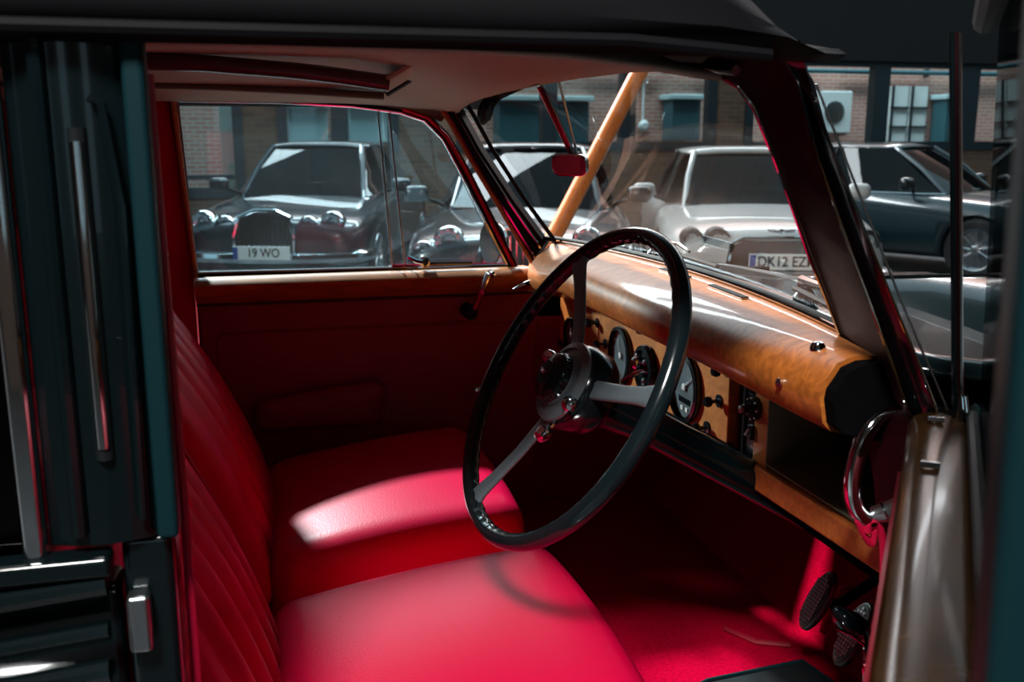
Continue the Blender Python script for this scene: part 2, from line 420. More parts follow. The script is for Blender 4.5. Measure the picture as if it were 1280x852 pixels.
# ------------------------------------------------------------------ parked cars
def text_mesh(body, size, extrude=.002):
    cu = bpy.data.curves.new('plate', 'FONT'); cu.body = body; cu.size = size; cu.align_x = 'CENTER'; cu.align_y = 'CENTER'; cu.extrude = extrude
    cu.offset = size * .012
    o = bpy.data.objects.new('plate', cu); COL.objects.link(o)
    dg = bpy.context.evaluated_depsgraph_get(); me = bpy.data.meshes.new_from_object(o.evaluated_get(dg))
    bpy.data.objects.remove(o); bpy.data.curves.remove(cu)
    return me

def parked_car(name, label, x, y, rz, paint, plate=None, H=1.40, grille='classic', grille_mat=None, lamps=((.62, .72, .105), (.40, .70, .085)), W=.94, L=4.8, bonnet=.92, chrome_trim=True):
    """nose of the car along -Y in its own frame; origin on the floor below the middle of the nose"""
    root = thing(name, label, 'car', (x, y, 0), group='cars parked along the back wall', rz=rz)
    T = WM[root.name]
    def W2(p): return T @ Vector(p)
    def P(n, mb, mt, par=None, **k):
        for v in mb.bm.verts: v.co = T @ v.co
        o = mb.build(n, mt, None, **k); pr = par or root
        o.parent = pr
        if par is None: o.matrix_parent_inverse = T.inverted()
        return o
    # lower body; stations from nose to tail
    st = [(-.02, .80, .30, .62, .70), (.06, .88, .22, .70, .76), (.30, .97, .18, .76, .82), (.85, 1.0, .18, .82, bonnet - .05), (1.45, 1.0, .18, .87, bonnet), (2.2, 1.0, .18, .90, bonnet + .02), (3.4, 1.0, .18, .92, bonnet + .03),
          (4.2, .97, .2, .90, .93), (L - .1, .88, .28, .82, .88), (L, .80, .34, .76, .82)]
    rows = []
    for (t, w, zb, zs, zt) in spline([V(a, b, c) for a, b, c, d, e in st], 1) and st:
        w *= W
        half = [(.0, zb), (.7 * w, zb), (.93 * w, zb + .05), (w * .99, zb + .18), (w, .52), (w * .985, zs - .12), (w * .95, zs - .03), (w * .86, zs + .015), (w * .62, zt - .01), (w * .3, zt + .012), (0, zt + .016)]
        ring = [(sx, z) for sx, z in half] + [(-sx, z) for sx, z in half[-2:0:-1]]
        rows.append([V(sx, t, z) for sx, z in ring])
    mb = MB(); mb.grid(rows, close_v=True, cap=True)
    body = P('body', mb, paint, smooth=50)
    sub = body.modifiers.new('sub', 'SUBSURF'); sub.levels = 2; sub.render_levels = 2
    # wheel arches cut out with a boolean, then fixed
    cm = MB()
    for wy in (.88, L - 1.0):
        for s in (-1, 1): cm.lathe([(.37, 0), (.37, .34)], (s * (W + .06), wy, .33), (-s, 0, 0), 32)
    for v in cm.bm.verts: v.co = T @ v.co
    cut = cm.build('cutter', paint, None)
    bo = body.modifiers.new('arch', 'BOOLEAN'); bo.operation = 'DIFFERENCE'; bo.object = cut; bo.solver = 'EXACT'
    bpy.context.view_layer.update()
    me = bpy.data.meshes.new_from_object(body.evaluated_get(bpy.context.evaluated_depsgraph_get()))
    body.modifiers.clear(); body.data = me; bpy.data.objects.remove(cut)
    # cabin: windscreen base, header, rear header, rear base
    yb, yh, yr, ye = 1.32, 2.02, 3.35, 4.15
    w0, w1 = W * .86, W * .62
    zb = bonnet - .03
    def sect(t, w, z): return t, w, z
    G = MB()
    base = [(yb, w0 * .80, zb), (yb + .25, w0 * .98, zb), (2.3, w0, zb), (3.3, w0, zb + .01), (ye - .2, w0 * .9, zb + .01), (ye, w0 * .72, zb + .0)]
    top = [(yh, w1 * .86, H - .05), (yh + .14, w1 * .98, H - .035), (2.6, w1, H - .025), (3.1, w1, H - .03), (yr, w1 * .95, H - .06), (yr + .1, w1 * .8, H - .08)]
    rowsL = []
    for s in (1, -1):
        G.grid([[V(s * w, t, z) for t, w, z in base], [V(s * lerp(w, w2, .55) * 1.03, lerp(t, t2, .5), lerp(z, z2, .5)) for (t, w, z), (t2, w2, z2) in zip(base, top)], [V(s * w, t, z) for t, w, z in top]])
    ws = MB().grid([[V(k * base[0][1], yb - .10 * (1 - k * k), zb + .02) for k in (-1, -.6, -.2, .2, .6, 1)], [V(k * lerp(base[0][1], top[0][1], .5) * 1.02, lerp(yb, yh, .5) - .08 * (1 - k * k) - .02, lerp(zb, H - .05, .5) + .02) for k in (-1, -.6, -.2, .2, .6, 1)], [V(k * top[0][1], yh - .05 * (1 - k * k), H - .05) for k in (-1, -.6, -.2, .2, .6, 1)]])
    P('windscreen', ws, M['glass_car'], smooth=60)
    P('side_glass', G, M['glass_car'], smooth=60)
    rg = MB().grid([[V(k * base[-1][1], ye, zb) for k in (-1, 0, 1)], [V(k * top[-1][1], yr + .1, H - .08) for k in (-1, 0, 1)]])
    P('rear_window', rg, M['glass_car'], smooth=60)
    # roof skin with rounded edge
    R = MB(); rr = []
    for t, w, z in [(yh - .02, w1 * .86, H - .05)] + top[1:]:
        rr.append([V(k * (w + .012), t - (.05 * (1 - k * k) if t < yh else 0), z - .015 + (.045 if t > yh - .01 else .03) * (1 - k ** 4)) for k in (-1, -.93, -.8, -.5, 0, .5, .8, .93, 1)])
    R.grid(rr)
    P('roof', R, paint, smooth=60, solid=.03)
    for s in (1, -1):
        P('windscreen_pillar', MB().tube([V(s * base[0][1], yb, zb - .02), V(s * lerp(base[0][1], top[0][1], .5) * 1.03, lerp(yb, yh, .5) - .02, lerp(zb, H - .05, .5) + .02), V(s * top[0][1], yh, H - .045)], .03, 8), paint)
        P('door_pillar', MB().tube([V(s * w0, 2.75, zb - .02), V(s * lerp(w0, w1, .5) * 1.035, 2.72, lerp(zb, H, .5)), V(s * w1, 2.68, H - .035)], .025, 8), M['rubber'])
        P('window_trim', MB().tube([V(s * (w0 + .004) * (.8 if i == 0 else .98 if i == 1 else 1), t, zb + .008) for i, t in enumerate((yb, yb + .25, 2.3, 3.3))], .008, 6), M['chrome'] if chrome_trim else M['rubber'])
        # mirror
        mm = MB(); rbox(mm, (.11, .06, .075), .055, (6, 4, 4), lambda p: V(s * (W + .07), 1.62, zb + .12) + p)
        P('wing_mirror', mm, M['paint_black'] if paint is not M['paint_white'] else paint)
        P('mirror_arm', MB().tube([V(s * (w0 - .02), 1.64, zb + .03), V(s * (W + .02), 1.62, zb + .09)], .018, 8), M['rubber'])
        # wheels
        for wy in (.88, L - 1.0):
            c = V(s * (W - .03), wy, .33)
            wh = P('tyre', MB().lathe([(.23, -.19), (.30, -.2), (.335, -.17), (.34, -.1), (.335, -.03), (.30, 0), (.23, -.01)], c, (s, 0, 0), 40, cap=False), M['tyre'])
            rim = MB().lathe([(.232, -.02), (.225, -.005), (.21, -.02), (.2, -.09), (.05, -.10)], c, (s, 0, 0), 36, cap=False)
            rim.lathe([(.055, -.1), (.055, -.03), (.03, -.02)], c, (s, 0, 0), 20)
            for k in range(9):
                a = 2 * pi * k / 9
                rim.tube([c + V(-s * .035, cos(a) * .04, sin(a) * .04), c + V(-s * .03, cos(a + .12) * .215, sin(a + .12) * .215)], .016, 6, flat=.6)
            rm = P('wheel_rim', rim, M['steel'], wh)
        # lamps
        for k, (lx, lz, lr) in enumerate(lamps):
            yy = .03 + .16 * max(0, lx - .35)
            c = V(s * lx, yy, lz)
            P('headlamp', MB().lathe([(lr * 1.12, .10), (lr * 1.12, -.02), (lr * 1.02, -.035), (lr * .97, -.02), (lr * .5, .05), (.004, .07)], c, (0, 1, 0), 28, cap=False), M['chrome'] if grille == 'classic' else M['grille'])
            hl = MB().lathe([(lr * .98, -.022), (lr * .8, -.04), (lr * .4, -.05), (.003, -.053)], c, (0, 1, 0), 28, cap=False)
            P('lens', hl, glass_lens)
            P('bulb_shield', MB().lathe([(lr * .86, .012), (lr * .55, -.01), (lr * .4, .02), (.002, .03)], c, (0, 1, 0), 12, cap=False), M['lens'], smooth=0)
    # grille
    gm = grille_mat or M['grille']
    if grille == 'classic':
        out = [V(-.27, -.05, .38), V(-.29, -.06, .60), V(-.24, -.03, .78), V(-.1, .0, .84), V(.1, .0, .84), V(.24, -.03, .78), V(.29, -.06, .60), V(.27, -.05, .38)]
    else:
        out = [V(-.38, -.05, .38), V(-.42, -.05, .52), V(-.39, -.03, .68), V(-.30, -.02, .72), V(.30, -.02, .72), V(.39, -.03, .68), V(.42, -.05, .52), V(.38, -.05, .38)]
    P('grille_mesh', MB().prism([p + V(0, .0, 0) for p in out], (0, .14, 0)), gm, smooth=0)
    P('grille_frame', MB().tube(out + [], .022, 8, closed=True), M['chrome'])
    if grille == 'classic':
        mb = MB()
        for k in range(-5, 6): mb.tube([V(k * .048, -.065, .40), V(k * .048, -.045, .80 - abs(k) * .008)], .006, 5)
        P('grille_bar', mb, M['chrome'])
    # emblem: a round boss with two wings
    mb = MB().lathe([(.022, 0), (.022, -.012), (.01, -.018)], V(0, .02, .775 if grille != 'classic' else .87), (0, 1, 0), 16)
    ez = .775 if grille != 'classic' else .87
    for s in (-1, 1):
        mb.prism([V(s * .02, .01, ez + .01), V(s * .12, .02, ez + .022), V(s * .10, .02, ez - .005), V(s * .02, .01, ez - .012)], (0, -.01, 0))
    P('winged_emblem', mb, M['chrome'], smooth=0)
    # bumper and lower intake
    bw = W * .95
    path = spline([V(-bw, .42, .40), V(-bw * .96, .16, .40), V(-.5, -.02, .40), V(0, -.07, .40), V(.5, -.02, .40), V(bw * .96, .16, .40), V(bw, .42, .40)], 5)
    P('bumper', MB().tube(path, .075, 10, flat=.9), paint if grille != 'classic' else M['chrome'])
    P('lower_intake', MB().prism([V(-.55, -.01, .20), V(.55, -.01, .20), V(.6, .0, .31), V(-.6, .0, .31)], (0, .12, 0)), M['grille'], smooth=0)
    if plate:
        pz = .46 if grille == 'classic' else .55
        pl = P('number_plate', MB().box((0, -.155, pz), (.54, .014, .125)), M['plate'], bevel=.004)
        me = text_mesh(plate, .115)
        o = bpy.data.objects.new('plate_lettering', me); COL.objects.link(o); me.materials.append(M['plate_txt'])
        Mx = Matrix.Translation((.02, -.164, pz)) @ Matrix.Rotation(pi / 2, 4, 'X') @ Matrix.Diagonal((.86, 1.0, 1, 1))
        me.transform(T @ Mx); o.parent = pl
        P('plate_band', MB().box((-.245, -.163, pz), (.045, .004, .115)), M['plate_blue'], pl)
    return root
glass_lens = glass_mat('headlamp_lens', (.9, .94, .96), 1.5)

parked_car('parked_car', 'dark blue car with twin headlamps and plate 19 WO behind the side window', .04, 9.4, radians(-18), M['paint_green'], '19 WO', H=1.46)
parked_car('parked_car', 'dark car with round chrome headlamps beside far windscreen pillar, behind the mirror', 1.85, 7.0, radians(-18), M['paint_black'], None, H=1.45, lamps=((.52, .74, .105), (.72, .66, .075)))
parked_car('parked_car', 'white coupe with wide black grille and plate DK12 EZM beyond the windscreen', 4.02, 6.95, radians(-19), M['paint_white'], 'DK12 EZM', H=1.41, grille='wide', grille_mat=M['grille'], lamps=((.70, .70, .085), (.50, .69, .10)))
parked_car('parked_car', 'dark teal coupe seen from its side, parked right of the white coupe', 8.6, 8.45, radians(29), M['paint_navy'], None, H=1.44, grille='wide')

# ------------------------------------------------------------------ classic car: shell
car = thing('classic_car', 'black vintage car with cream headlining whose open side frames the whole view', 'car', (.5, 1.525, 0))
YC = 1.525
def C_(n, mb, mt, par=None, **k): return mb.build(n, mt, par or car, **k)
# roof skin
prof = [(-.735, 1.572), (-.75, 1.60), (-.73, 1.645), (-.66, 1.685), (-.5, 1.72), (-.25, 1.745), (0, 1.752)]
prof = prof + [(-y, z) for y, z in prof[-2::-1]]
rows = []
for x, dz in ((-1.25, -.06), (-.9, -.02), (-.5, 0), (0, 0), (.25, -.012), (.38, -.03), (.44, -.055), (.475, -.10), (.502, -.145)):
    rows.append([V(x, YC + y, max(1.572 + (0.0 if abs(y) > .7 else .012), z + dz * (1 if z > 1.6 else .3))) for y, z in prof])
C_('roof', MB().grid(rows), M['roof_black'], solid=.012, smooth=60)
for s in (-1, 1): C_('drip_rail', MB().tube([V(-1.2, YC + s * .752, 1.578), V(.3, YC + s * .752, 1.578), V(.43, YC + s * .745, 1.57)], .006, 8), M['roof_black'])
# headlining
yy = [-.64, -.60, -.52, -.4, -.2, 0, .2, .4, .52, .60, .645]
zz = [1.578, 1.612, 1.638, 1.652, 1.66, 1.662, 1.66, 1.652, 1.638, 1.612, 1.578]
rows = []
for x, k in ((-1.2, .92), (-.6, 1), (0, 1), (.18, .94), (.28, .78), (.36, .45), (.41, .12), (.437, 0)):
    front = [1.557, 1.566, 1.574, 1.58, 1.584, 1.585, 1.584, 1.58, 1.574, 1.566, 1.557]
    rows.append([V(x, YC + y, lerp(f, z, k)) for y, z, f in zip(yy, zz, front)])
C_('headlining', MB().grid(rows), M['cream'], solid=.006, smooth=70)
# wooden roof rail on the far side
a = at(160, 76, 1, 1.90); b = at(300, 83, 1, 1.90); c = at(400, 92, 1, 1.90); d = at(486, 104, 1, 1.90)
C_('roof_rail', MB().tube(spline([a - V(.8, 0, 0), a, b, c, d], 5), .0155, 12), M['brown'] if 'brown' in M else M['wood_brown'])
cr = MB()
a = at(160, 105, 1, 2.13); b = at(350, 112, 1, 2.13); c = at(480, 120, 1, 2.12)
cr.tube(spline([a - V(.8, 0, 0), a, b, c], 5), .008, 8)
C_('cantrail_piping', cr, M['cream_dark'])
q1 = [at(x, y, 1, 2.165) for x, y in ((150, 111), (350, 116), (470, 123), (520, 131), (560, 142))]
q2 = [at(x, y, 1, 2.18) for x, y in ((150, 124), (350, 124), (470, 131), (520, 140), (552, 152))]
q1[0].x -= .8; q2[0].x -= .8
C_('cantrail', MB().strip(q1, q2, (0, .05, .0)), M['wood_brown'])
# far centre pillar in red leather and light-blocking panels behind
C_('centre_pillar', MB().prism([V(-.42, 2.205, .5), V(-.148, 2.205, .5), V(-.148, 2.205, 1.2), V(-.160, 2.205, 1.585), V(-.42, 2.205, 1.585)], (0, .06, 0)), M['leather'], bevel=.006)
for px, py in ((190, 168), (207, 317)):
    p = at(px, py, 1, 2.2)
    C_('trim_screw', MB().lathe([(.006, 0), (.006, .003), (.003, .005)], p + V(0, .006, 0), (0, -1, 0), 12), M['steel'])
C_('rear_side_block', MB().box((-.84, 2.26, 1.1), (.86, .05, 1.15)), M['leather_dark'])  # unseen panel added to block light from the open rear
C_('rear_light_block', MB().box((-1.24, YC, 1.1), (.04, 1.5, 1.15)), M['leather_dark'])  # unseen panel added to block light, red for the mirror's reflection
# floor, toe board, firewall, footwell side
C_('carpet', MB().box((.05, YC, .585), (2.2, 1.36, .05)), M['carpet'])
C_('toe_board', MB().prism([V(.93, .86, .61), V(1.22, .86, .86), V(1.26, .86, .86), V(1.26, .86, .58), V(.97, .86, .56)], (0, 1.34, 0)), M['carpet'])
C_('firewall', MB().box((1.25, YC, .955), (.03, 1.24, .21)), M['dark'])
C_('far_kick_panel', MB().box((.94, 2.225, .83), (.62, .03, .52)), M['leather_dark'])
C_('far_leak_filler', MB().box((.93, 2.225, 1.13), (.64, .03, .10)), M['dark'])  # dark filler added to close a light leak under the dash
C_('near_kick_panel', MB().box((1.0, .845, .88), (.52, .03, .62)), M['black_red'])
C_('door_sill', MB().box((.3, .83, .57), (1.4, .10, .10)), M['chrome'], bevel=.012)
# scuttle, bonnet and wings
def Xs(Y): return .655 + .07 * (1 - ((Y - YC) / .65) ** 2)
def Zs(Y): return 1.272 + .006 * (1 - ((Y - YC) / .65) ** 2)
def top_pt(Y):
    k = (Y - YC) / .65
    return V(.437 + .012 * k * k, Y, 1.586 - .024 * abs(k) ** 3)
rows = []
ys = [.86 + i * (1.33 / 16) for i in range(17)]
for k in range(5):
    t = k / 4
    rows.append([V(Xs(y) + .012 + .26 * t, y, Zs(y) - .012 - .03 * t - .012 * ((y - YC) / .65) ** 2 * t) for y in ys])
C_('scuttle', MB().grid(rows), M['black'], solid=.01, smooth=60)
rows = []
for x, w, z in ((.93, .56, 1.236), (1.3, .52, 1.232), (1.7, .46, 1.222), (2.1, .40, 1.205), (2.35, .36, 1.18), (2.42, .34, 1.10)):
    rr = []
    for i in range(13):
        k = -1 + i / 6
        rr.append(V(x, YC + k * w, z - .16 * abs(k) ** 2.6 + .012 * (1 - min(1, abs(k) * 9))))
    rows.append(rr)
C_('bonnet', MB().grid(rows), M['black'], solid=.012, smooth=60)
C_('bonnet_hinge', MB().tube([V(.95, YC, 1.252), V(1.7, YC, 1.238), V(2.35, YC, 1.196)], .007, 8), M['chrome'])
for s, nm in ((-1, 'front_wing'), (1, 'front_wing')):
    rows = []
    for x, zt, wo in ((.72, 1.17, .80), (1.0, 1.16, .83), (1.4, 1.14, .87), (1.8, 1.13, .89), (2.2, 1.06, .88), (2.5, .90, .84)):
        rr = []
        for k in range(11):
            a = k / 10
            y = lerp(.50, wo, min(1, a * 1.5)) if a < .66 else wo
            z = zt - .10 * (1 - min(1, a * 2.2)) - (0 if a < .5 else (a - .5) * 2 * .75 * (a - .5) * 2)
            rr.append(V(x, YC + s * y, z))
        rows.append(rr)
    C_(nm, MB().grid(rows), M['black'], solid=.01, smooth=60)
C_('cowl_side', MB().prism([V(.70, .80, .6), V(.98, .80, .6), V(.98, .80, 1.16), V(.72, .80, 1.19)], (0, .03, 0)), M['black'])
# small chrome slats put in for a striped reflection beside the near pillar
mb = MB()
for k in range(5): mb.box((.80 + .012 * k, .86, 1.235 - .001 * k), (.007, .07, .006))
C_('scuttle_slats', mb, M['chrome'], smooth=0)
# windscreen glass and its surround
rows = []
ys = [.87 + i * (1.31 / 20) for i in range(21)]
for k in range(7):
    t = k / 6
    rows.append([V(Xs(y), y, Zs(y) - .004).lerp(top_pt(y), t) + V(.022 * sin(pi * t), 0, .012 * sin(pi * t)) for y in ys])
C_('windscreen', MB().grid(rows), M['glass'], smooth=80)
C_('windscreen_seal', MB().tube([V(Xs(y) - .004, y, Zs(y)) for y in ys], .007, 8), M['rubber'])
C_('windscreen_bead', MB().tube([V(Xs(y) - .013, y, Zs(y) + .001) for y in ys], .0035, 6), M['chrome'])
C_('header_bead', MB().tube([top_pt(y) + V(-.004, 0, .002) for y in ys], .005, 8), M['chrome'])
# wipers outside the glass
def ws_pt(y, t, off=.016): return V(Xs(y), y, Zs(y)).lerp(top_pt(y), t) + V(.022 * sin(pi * t) + off, 0, .012 * sin(pi * t) + off * .5)
for k, (y0, y1) in enumerate(((1.24, .96), (1.80, 1.45))):
    w = C_('wiper', MB().tube([V(Xs(y0) + .05, y0, Zs(y0) + .0), V(Xs(y0) + .045, y0, Zs(y0) + .022), ws_pt(lerp(y0, y1, .45), .05, .03), ws_pt(lerp(y0, y1, .62), .045, .02)], [.011, .009, .004, .003], 8), M['chrome'])
    C_('wiper_blade', MB().tube([ws_pt(lerp(y0, y1, .25), .06, .008), ws_pt(y1, .035, .008)], .004, 6), M['rubber'], w)
    C_('wiper_boss', MB().lathe([(.018, 0), (.018, .012), (.010, .022)], V(Xs(y0) + .05, y0, Zs(y0) - .012), (0, 0, 1), 16), M['chrome'], w)
# near windscreen pillar
E_ = [(870, 86), (900, 94), (926, 109), (945, 135), (971, 199), (994, 262), (1012, 315), (1038, 380), (1060, 440), (1080, 520), (1092, 600), (1100, 690), (1108, 790)]
L1 = [(905, 52), (945, 56), (975, 64), (996, 100), (1022, 195), (1045, 262), (1065, 318), (1088, 380), (1110, 440), (1138, 520), (1146, 600), (1150, 690), (1154, 790)]
L2 = [(1000, 50), (1003, 68), (1010, 95), (1018, 126), (1044, 195), (1071, 262), (1093, 318), (1118, 380), (1143, 440), (1174, 520), (1180, 600), (1182, 690), (1184, 790)]
nW = (top_pt(.9) - V(Xs(.9), .9, Zs(.9))).cross(V(0, 1, 0)).normalized()
Ep = []
for i, q in enumerate(E_):
    p = plane_hit(q[0], q[1], V(Xs(.9), .9, Zs(.9)), nW)
    if i >= 9: p = at(q[0], q[1], 1, .885)
    Ep.append(p)
L1p = [at(x, y, 1, .83) for x, y in L1]
L2p = [at(x, y, 1, .80) for x, y in L2]
np_ = C_('near_pillar', MB().strip(Ep, L1p, (.03, .02, .0)), M['black_red'], smooth=50)
C_('pillar_flange', MB().strip([p + V(.004, 0, 0) for p in L1p], L2p, (.012, .03, .0)), M['black'], np_, smooth=50)
C_('pillar_trim', MB().tube([p + V(-.001, -.002, 0) for p in L1p[2:10]], .0018, 6), M['chrome'], np_)
C_('pillar_edge', MB().tube([p + V(-.001, -.001, 0) for p in L2p[3:10]], .0016, 6), M['chrome'], np_)
C_('pillar_clip', MB().tube([L1p[3] + V(0, -.003, .0), L2p[3] + V(0, -.003, 0)], .002, 6), M['chrome'], np_)
C_('glass_bead', MB().tube([p + V(-.003, -.001, 0) for p in Ep[:9]], .0022, 6), M['chrome'], np_)
# far windscreen pillar
F1 = [at(x, y, 1, 2.16) for x, y in ((566, 128), (577, 145), (600, 187), (640, 248), (681, 304))]
F2 = [at(x, y, 1, 2.175) for x, y in ((553, 140), (563, 155), (588, 200), (626, 264), (664, 330))]
fp = C_('far_pillar', MB().strip(F1, F2, (.02, .03, 0)), M['black_red'], smooth=50)
def offs(a, b, t): return [p.lerp(q, t) + V(-.004, -.006, 0) for p, q in zip(a, b)]
C_('pillar_strip', MB().tube(offs(F1, F2, .22), .0032, 6), M['chrome'], fp)
C_('pillar_strip', MB().tube(offs(F1, F2, .45), .0035, 6), M['teal'], fp)
C_('pillar_strip', MB().tube(offs(F1, F2, .66), .004, 6), M['chrome'], fp)
C_('pillar_strip', MB().tube(offs(F1, F2, .9), .005, 6), M['wood_red'], fp)
pf = [p + V(.012, -.02, 0) for p in F1]
C_('inner_seal', MB().tube([p + V(.012, 0, 0) for p in pf], .005, 8), M['rubber'], fp)
# far front wing mirror
c = at(613, 304, 1, 2.42)
wm = C_('wing_mirror', MB().lathe([(.056, 0), (.06, .008), (.055, .022), (.03, .04), (.006, .046)], c, (.95, .3, 0), 28), M['chrome'])
C_('mirror_face', MB().lathe([(.052, -.002), (.03, -.003), (.002, -.003)], c, (.95, .3, 0), 28), M['mirror'], wm)
C_('mirror_stem', MB().tube([c + V(.02, 0, -.02), c + V(.08, -.03, -.15)], .007, 8), M['chrome'], wm)
# black stalk with disc on the far header
a = at(634, 107, 1, 2.04); b = at(612, 133, 1, 2.02)
sk = C_('visor_stalk', MB().tube([a, b], .009, 10), M['rubber'])
C_('stalk_disc', MB().lathe([(.012, -.012), (.027, -.004), (.030, .004), (.02, .012)], at(606, 138, 1, 2.02), (.75, -.5, -.25), 20), M['rubber'], sk)
# near centre pillar with indicator slot, seal strip and rear door edge
def skin(x0, x1, y0, z0=1.18, z1=1.60, t=.04):
    mb = MB(); rows = []
    for k in range(6):
        z = lerp(z0, z1, k / 5); bul = -.0 * (1 - k / 5)
        rows.append([V(lerp(x0, x1, i / 4), y0 + bul - .012 * sin(pi * i / 4), z) for i in range(5)] + [V(x1, y0 + t, z), V(x0, y0 + t, z)])
    return mb.grid(rows, close_v=True, cap=True)
bp = C_('near_centre_pillar', skin(-.177, -.094, .80), M['black'], smooth=50)
C_('pillar_seal', MB().box((-.086, .80, 1.39), (.017, .03, .42)), M['teal'], bp, bevel=.005)
C_('indicator_slot', MB().tube([V(-.1285, .786, 1.262), V(-.1285, .786, 1.498)], .0055, 12), M['chrome'], bp)
C_('indicator_surround', MB().tube([V(-.1285, .791, 1.252), V(-.1285, .791, 1.508)], .009, 12, flat=.8), M['rubber'], bp)
C_('pillar_rib', MB().tube([V(-.104, .787, 1.2), V(-.101, .787, 1.45), V(-.1095, .787, 1.525), V(-.117, .787, 1.53)], .0035, 8), M['black'], bp)
C_('pillar_rib', MB().tube([V(-.152, .787, 1.19), V(-.152, .787, 1.6)], .006, 8), M['black'], bp)
C_('lower_pillar', MB().prism([V(-.125, .80, .6), V(-.084, .80, .6), V(-.084, .80, 1.18), V(-.125, .80, 1.18)], (0, .06, 0)), M['black'], bevel=.008)
C_('pillar_latch', MB().box((-.113, .79, 1.11), (.018, .02, .05)), M['steel'], bevel=.004)
C_('opening_piping', MB().tube([V(-.077, .84, .6), V(-.077, .84, 1.19), V(-.08, .84, 1.55)], .004, 8), M['piping'])
# rear door beyond the centre pillar
rd = C_('rear_door', MB().prism([V(-.80, .80, .55), V(-.128, .80, .55), V(-.128, .80, 1.14), V(-.80, .80, 1.14)], (0, .05, 0)), M['black'], bevel=.01)
for z, th, yo in ((1.148, .010, .785), (1.112, .007, .775), (1.082, .010, .765), (1.050, .007, .77)):
    C_('door_moulding', MB().tube([V(-.80, yo, z - .02), V(-.30, yo, z - .012), V(-.135, yo, z)], th, 10), M['black'], rd)
C_('waist_rail', MB().box((-.47, .79, 1.165), (.68, .03, .018)), M['black'], rd, bevel=.005)
C_('window_frame', MB().box((-.187, .795, 1.38), (.018, .02, .45)), M['chrome'], rd, bevel=.006, seg=3)
C_('door_handle', MB().tube([V(-.17, .765, 1.035), V(-.18, .755, 1.04), V(-.26, .755, 1.042), V(-.29, .765, 1.038)], [.008, .011, .010, .007], 10), M['chrome'], rd)
C_('window_glass', MB().box((-.5, .815, 1.38), (.61, .004, .43)), M['glass_car'], rd, smooth=0)  # dark tint added to dim the lit seat back behind
C_('rear_door_lining', MB().box((-.47, .87, .85), (.66, .03, .6)), M['leather_dark'], rd)

# ------------------------------------------------------------------ far passenger door
pd = thing('passenger_door', 'closed far door with red leather trim, wooden sill and dusty window', 'car door', (.2, 2.2, .6))
def D_(n, mb, mt, par=None, **k): return mb.build(n, mt, par or pd, **k)
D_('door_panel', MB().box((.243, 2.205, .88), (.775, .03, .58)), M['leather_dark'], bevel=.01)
D_('panel_seam', MB().tube([V(-.10, 2.188, .62), V(-.108, 2.188, 1.06), V(-.095, 2.188, 1.078), V(.60, 2.188, 1.078)], .0035, 6), M['leather_dark'])
sill = MB()
rows = []
for x in (-.143, 0, .2, .4, .6):
    rows.append([V(x, 2.215, 1.205), V(x, 2.17, 1.208), V(x, 2.135, 1.204), V(x, 2.124, 1.194), V(x, 2.14, 1.172), V(x, 2.17, 1.15), V(x, 2.19, 1.138), V(x, 2.215, 1.138)])
D_('wooden_sill', sill.grid(rows, close_v=True, cap=True), M['wood'], smooth=50)
D_('sill_bead', MB().tube([V(-.143, 2.172, 1.147), V(.62, 2.172, 1.147)], .004, 6), M['wood_brown'])
inn = [(247, 341), (222, 127), (350, 128), (440, 133), (500, 141), (530, 151), (553, 174), (576, 217), (606, 278), (634, 331)]
out_ = [(243, 351), (210, 120), (350, 121), (440, 125), (505, 133), (538, 144), (562, 168), (588, 213), (618, 272), (650, 338)]
I3 = [at(x, y, 1, 2.19) for x, y in inn]; O3 = [at(x, y, 1, 2.185) for x, y in out_]
wf_ = D_('window_frame', MB().strip(I3 + [I3[0]], O3 + [O3[0]], (0, .03, 0)), M['black_red'], smooth=0)
D_('chrome_bead', MB().tube([p + V(0, -.004, 0) for p in I3], .0032, 8, closed=True), M['chrome'], wf_)
mid = [p.lerp(q, .55) + V(0, -.006, 0) for p, q in zip(I3, O3)]
D_('red_channel', MB().tube(mid[4:], .0045, 8), M['chrome_red'], wf_)
D_('red_channel', MB().tube([at(x, y, 1, 2.186) for x, y in ((345, 125), (400, 127))], .004, 8), M['chrome_red'], wf_)
D_('frame_bead', MB().tube([p.lerp(q, .5) + V(0, -.005, 0) for p, q in zip(I3[:2], O3[:2])], .006, 8), M['wood_red'], wf_)
g = MB(); gi = [at(x, y, 1, 2.205) for x, y in ((247, 343), (220, 124), (350, 125), (440, 130), (476, 135), (492, 336))]
D_('window_glass', g.prism(gi, (0, .004, 0)), M['glass_dirty'], smooth=0)
gi = [at(x, y, 1, 2.205) for x, y in ((494, 336), (479, 135), (502, 139), (534, 150), (556, 174), (578, 217), (608, 278), (637, 334))]
D_('quarterlight_glass', MB().prism(gi, (0, .004, 0)), M['glass_dirty'], smooth=0)
D_('quarterlight_post', MB().tube([at(472, 136, 1, 2.198), at(491, 338, 1, 2.198)], .0022, 6), M['steel'])
D_('quarterlight_post', MB().tube([at(486, 138, 1, 2.198), at(507, 338, 1, 2.198)], .0022, 6), M['steel'])
D_('lower_channel', MB().tube([at(490, 333, 1, 2.19), at(634, 331, 1, 2.19)], .005, 8), M['chrome_red'])
c = at(530, 327, 1, 2.175)
cat_ = D_('quarterlight_catch', MB().lathe([(.012, 0), (.012, .012), (.007, .016)], c, (0, -1, 0), 16), M['chrome'])
D_('catch_lever', MB().tube([c + V(0, -.014, 0), c + V(-.02, -.018, .004), c + V(-.04, -.018, .014)], [.006, .005, .004], 8), M['chrome'], cat_)
D_('catch_bar', MB().tube([c + V(.01, -.006, -.004), c + V(.11, -.006, -.006)], .004, 8), M['chrome'], cat_)
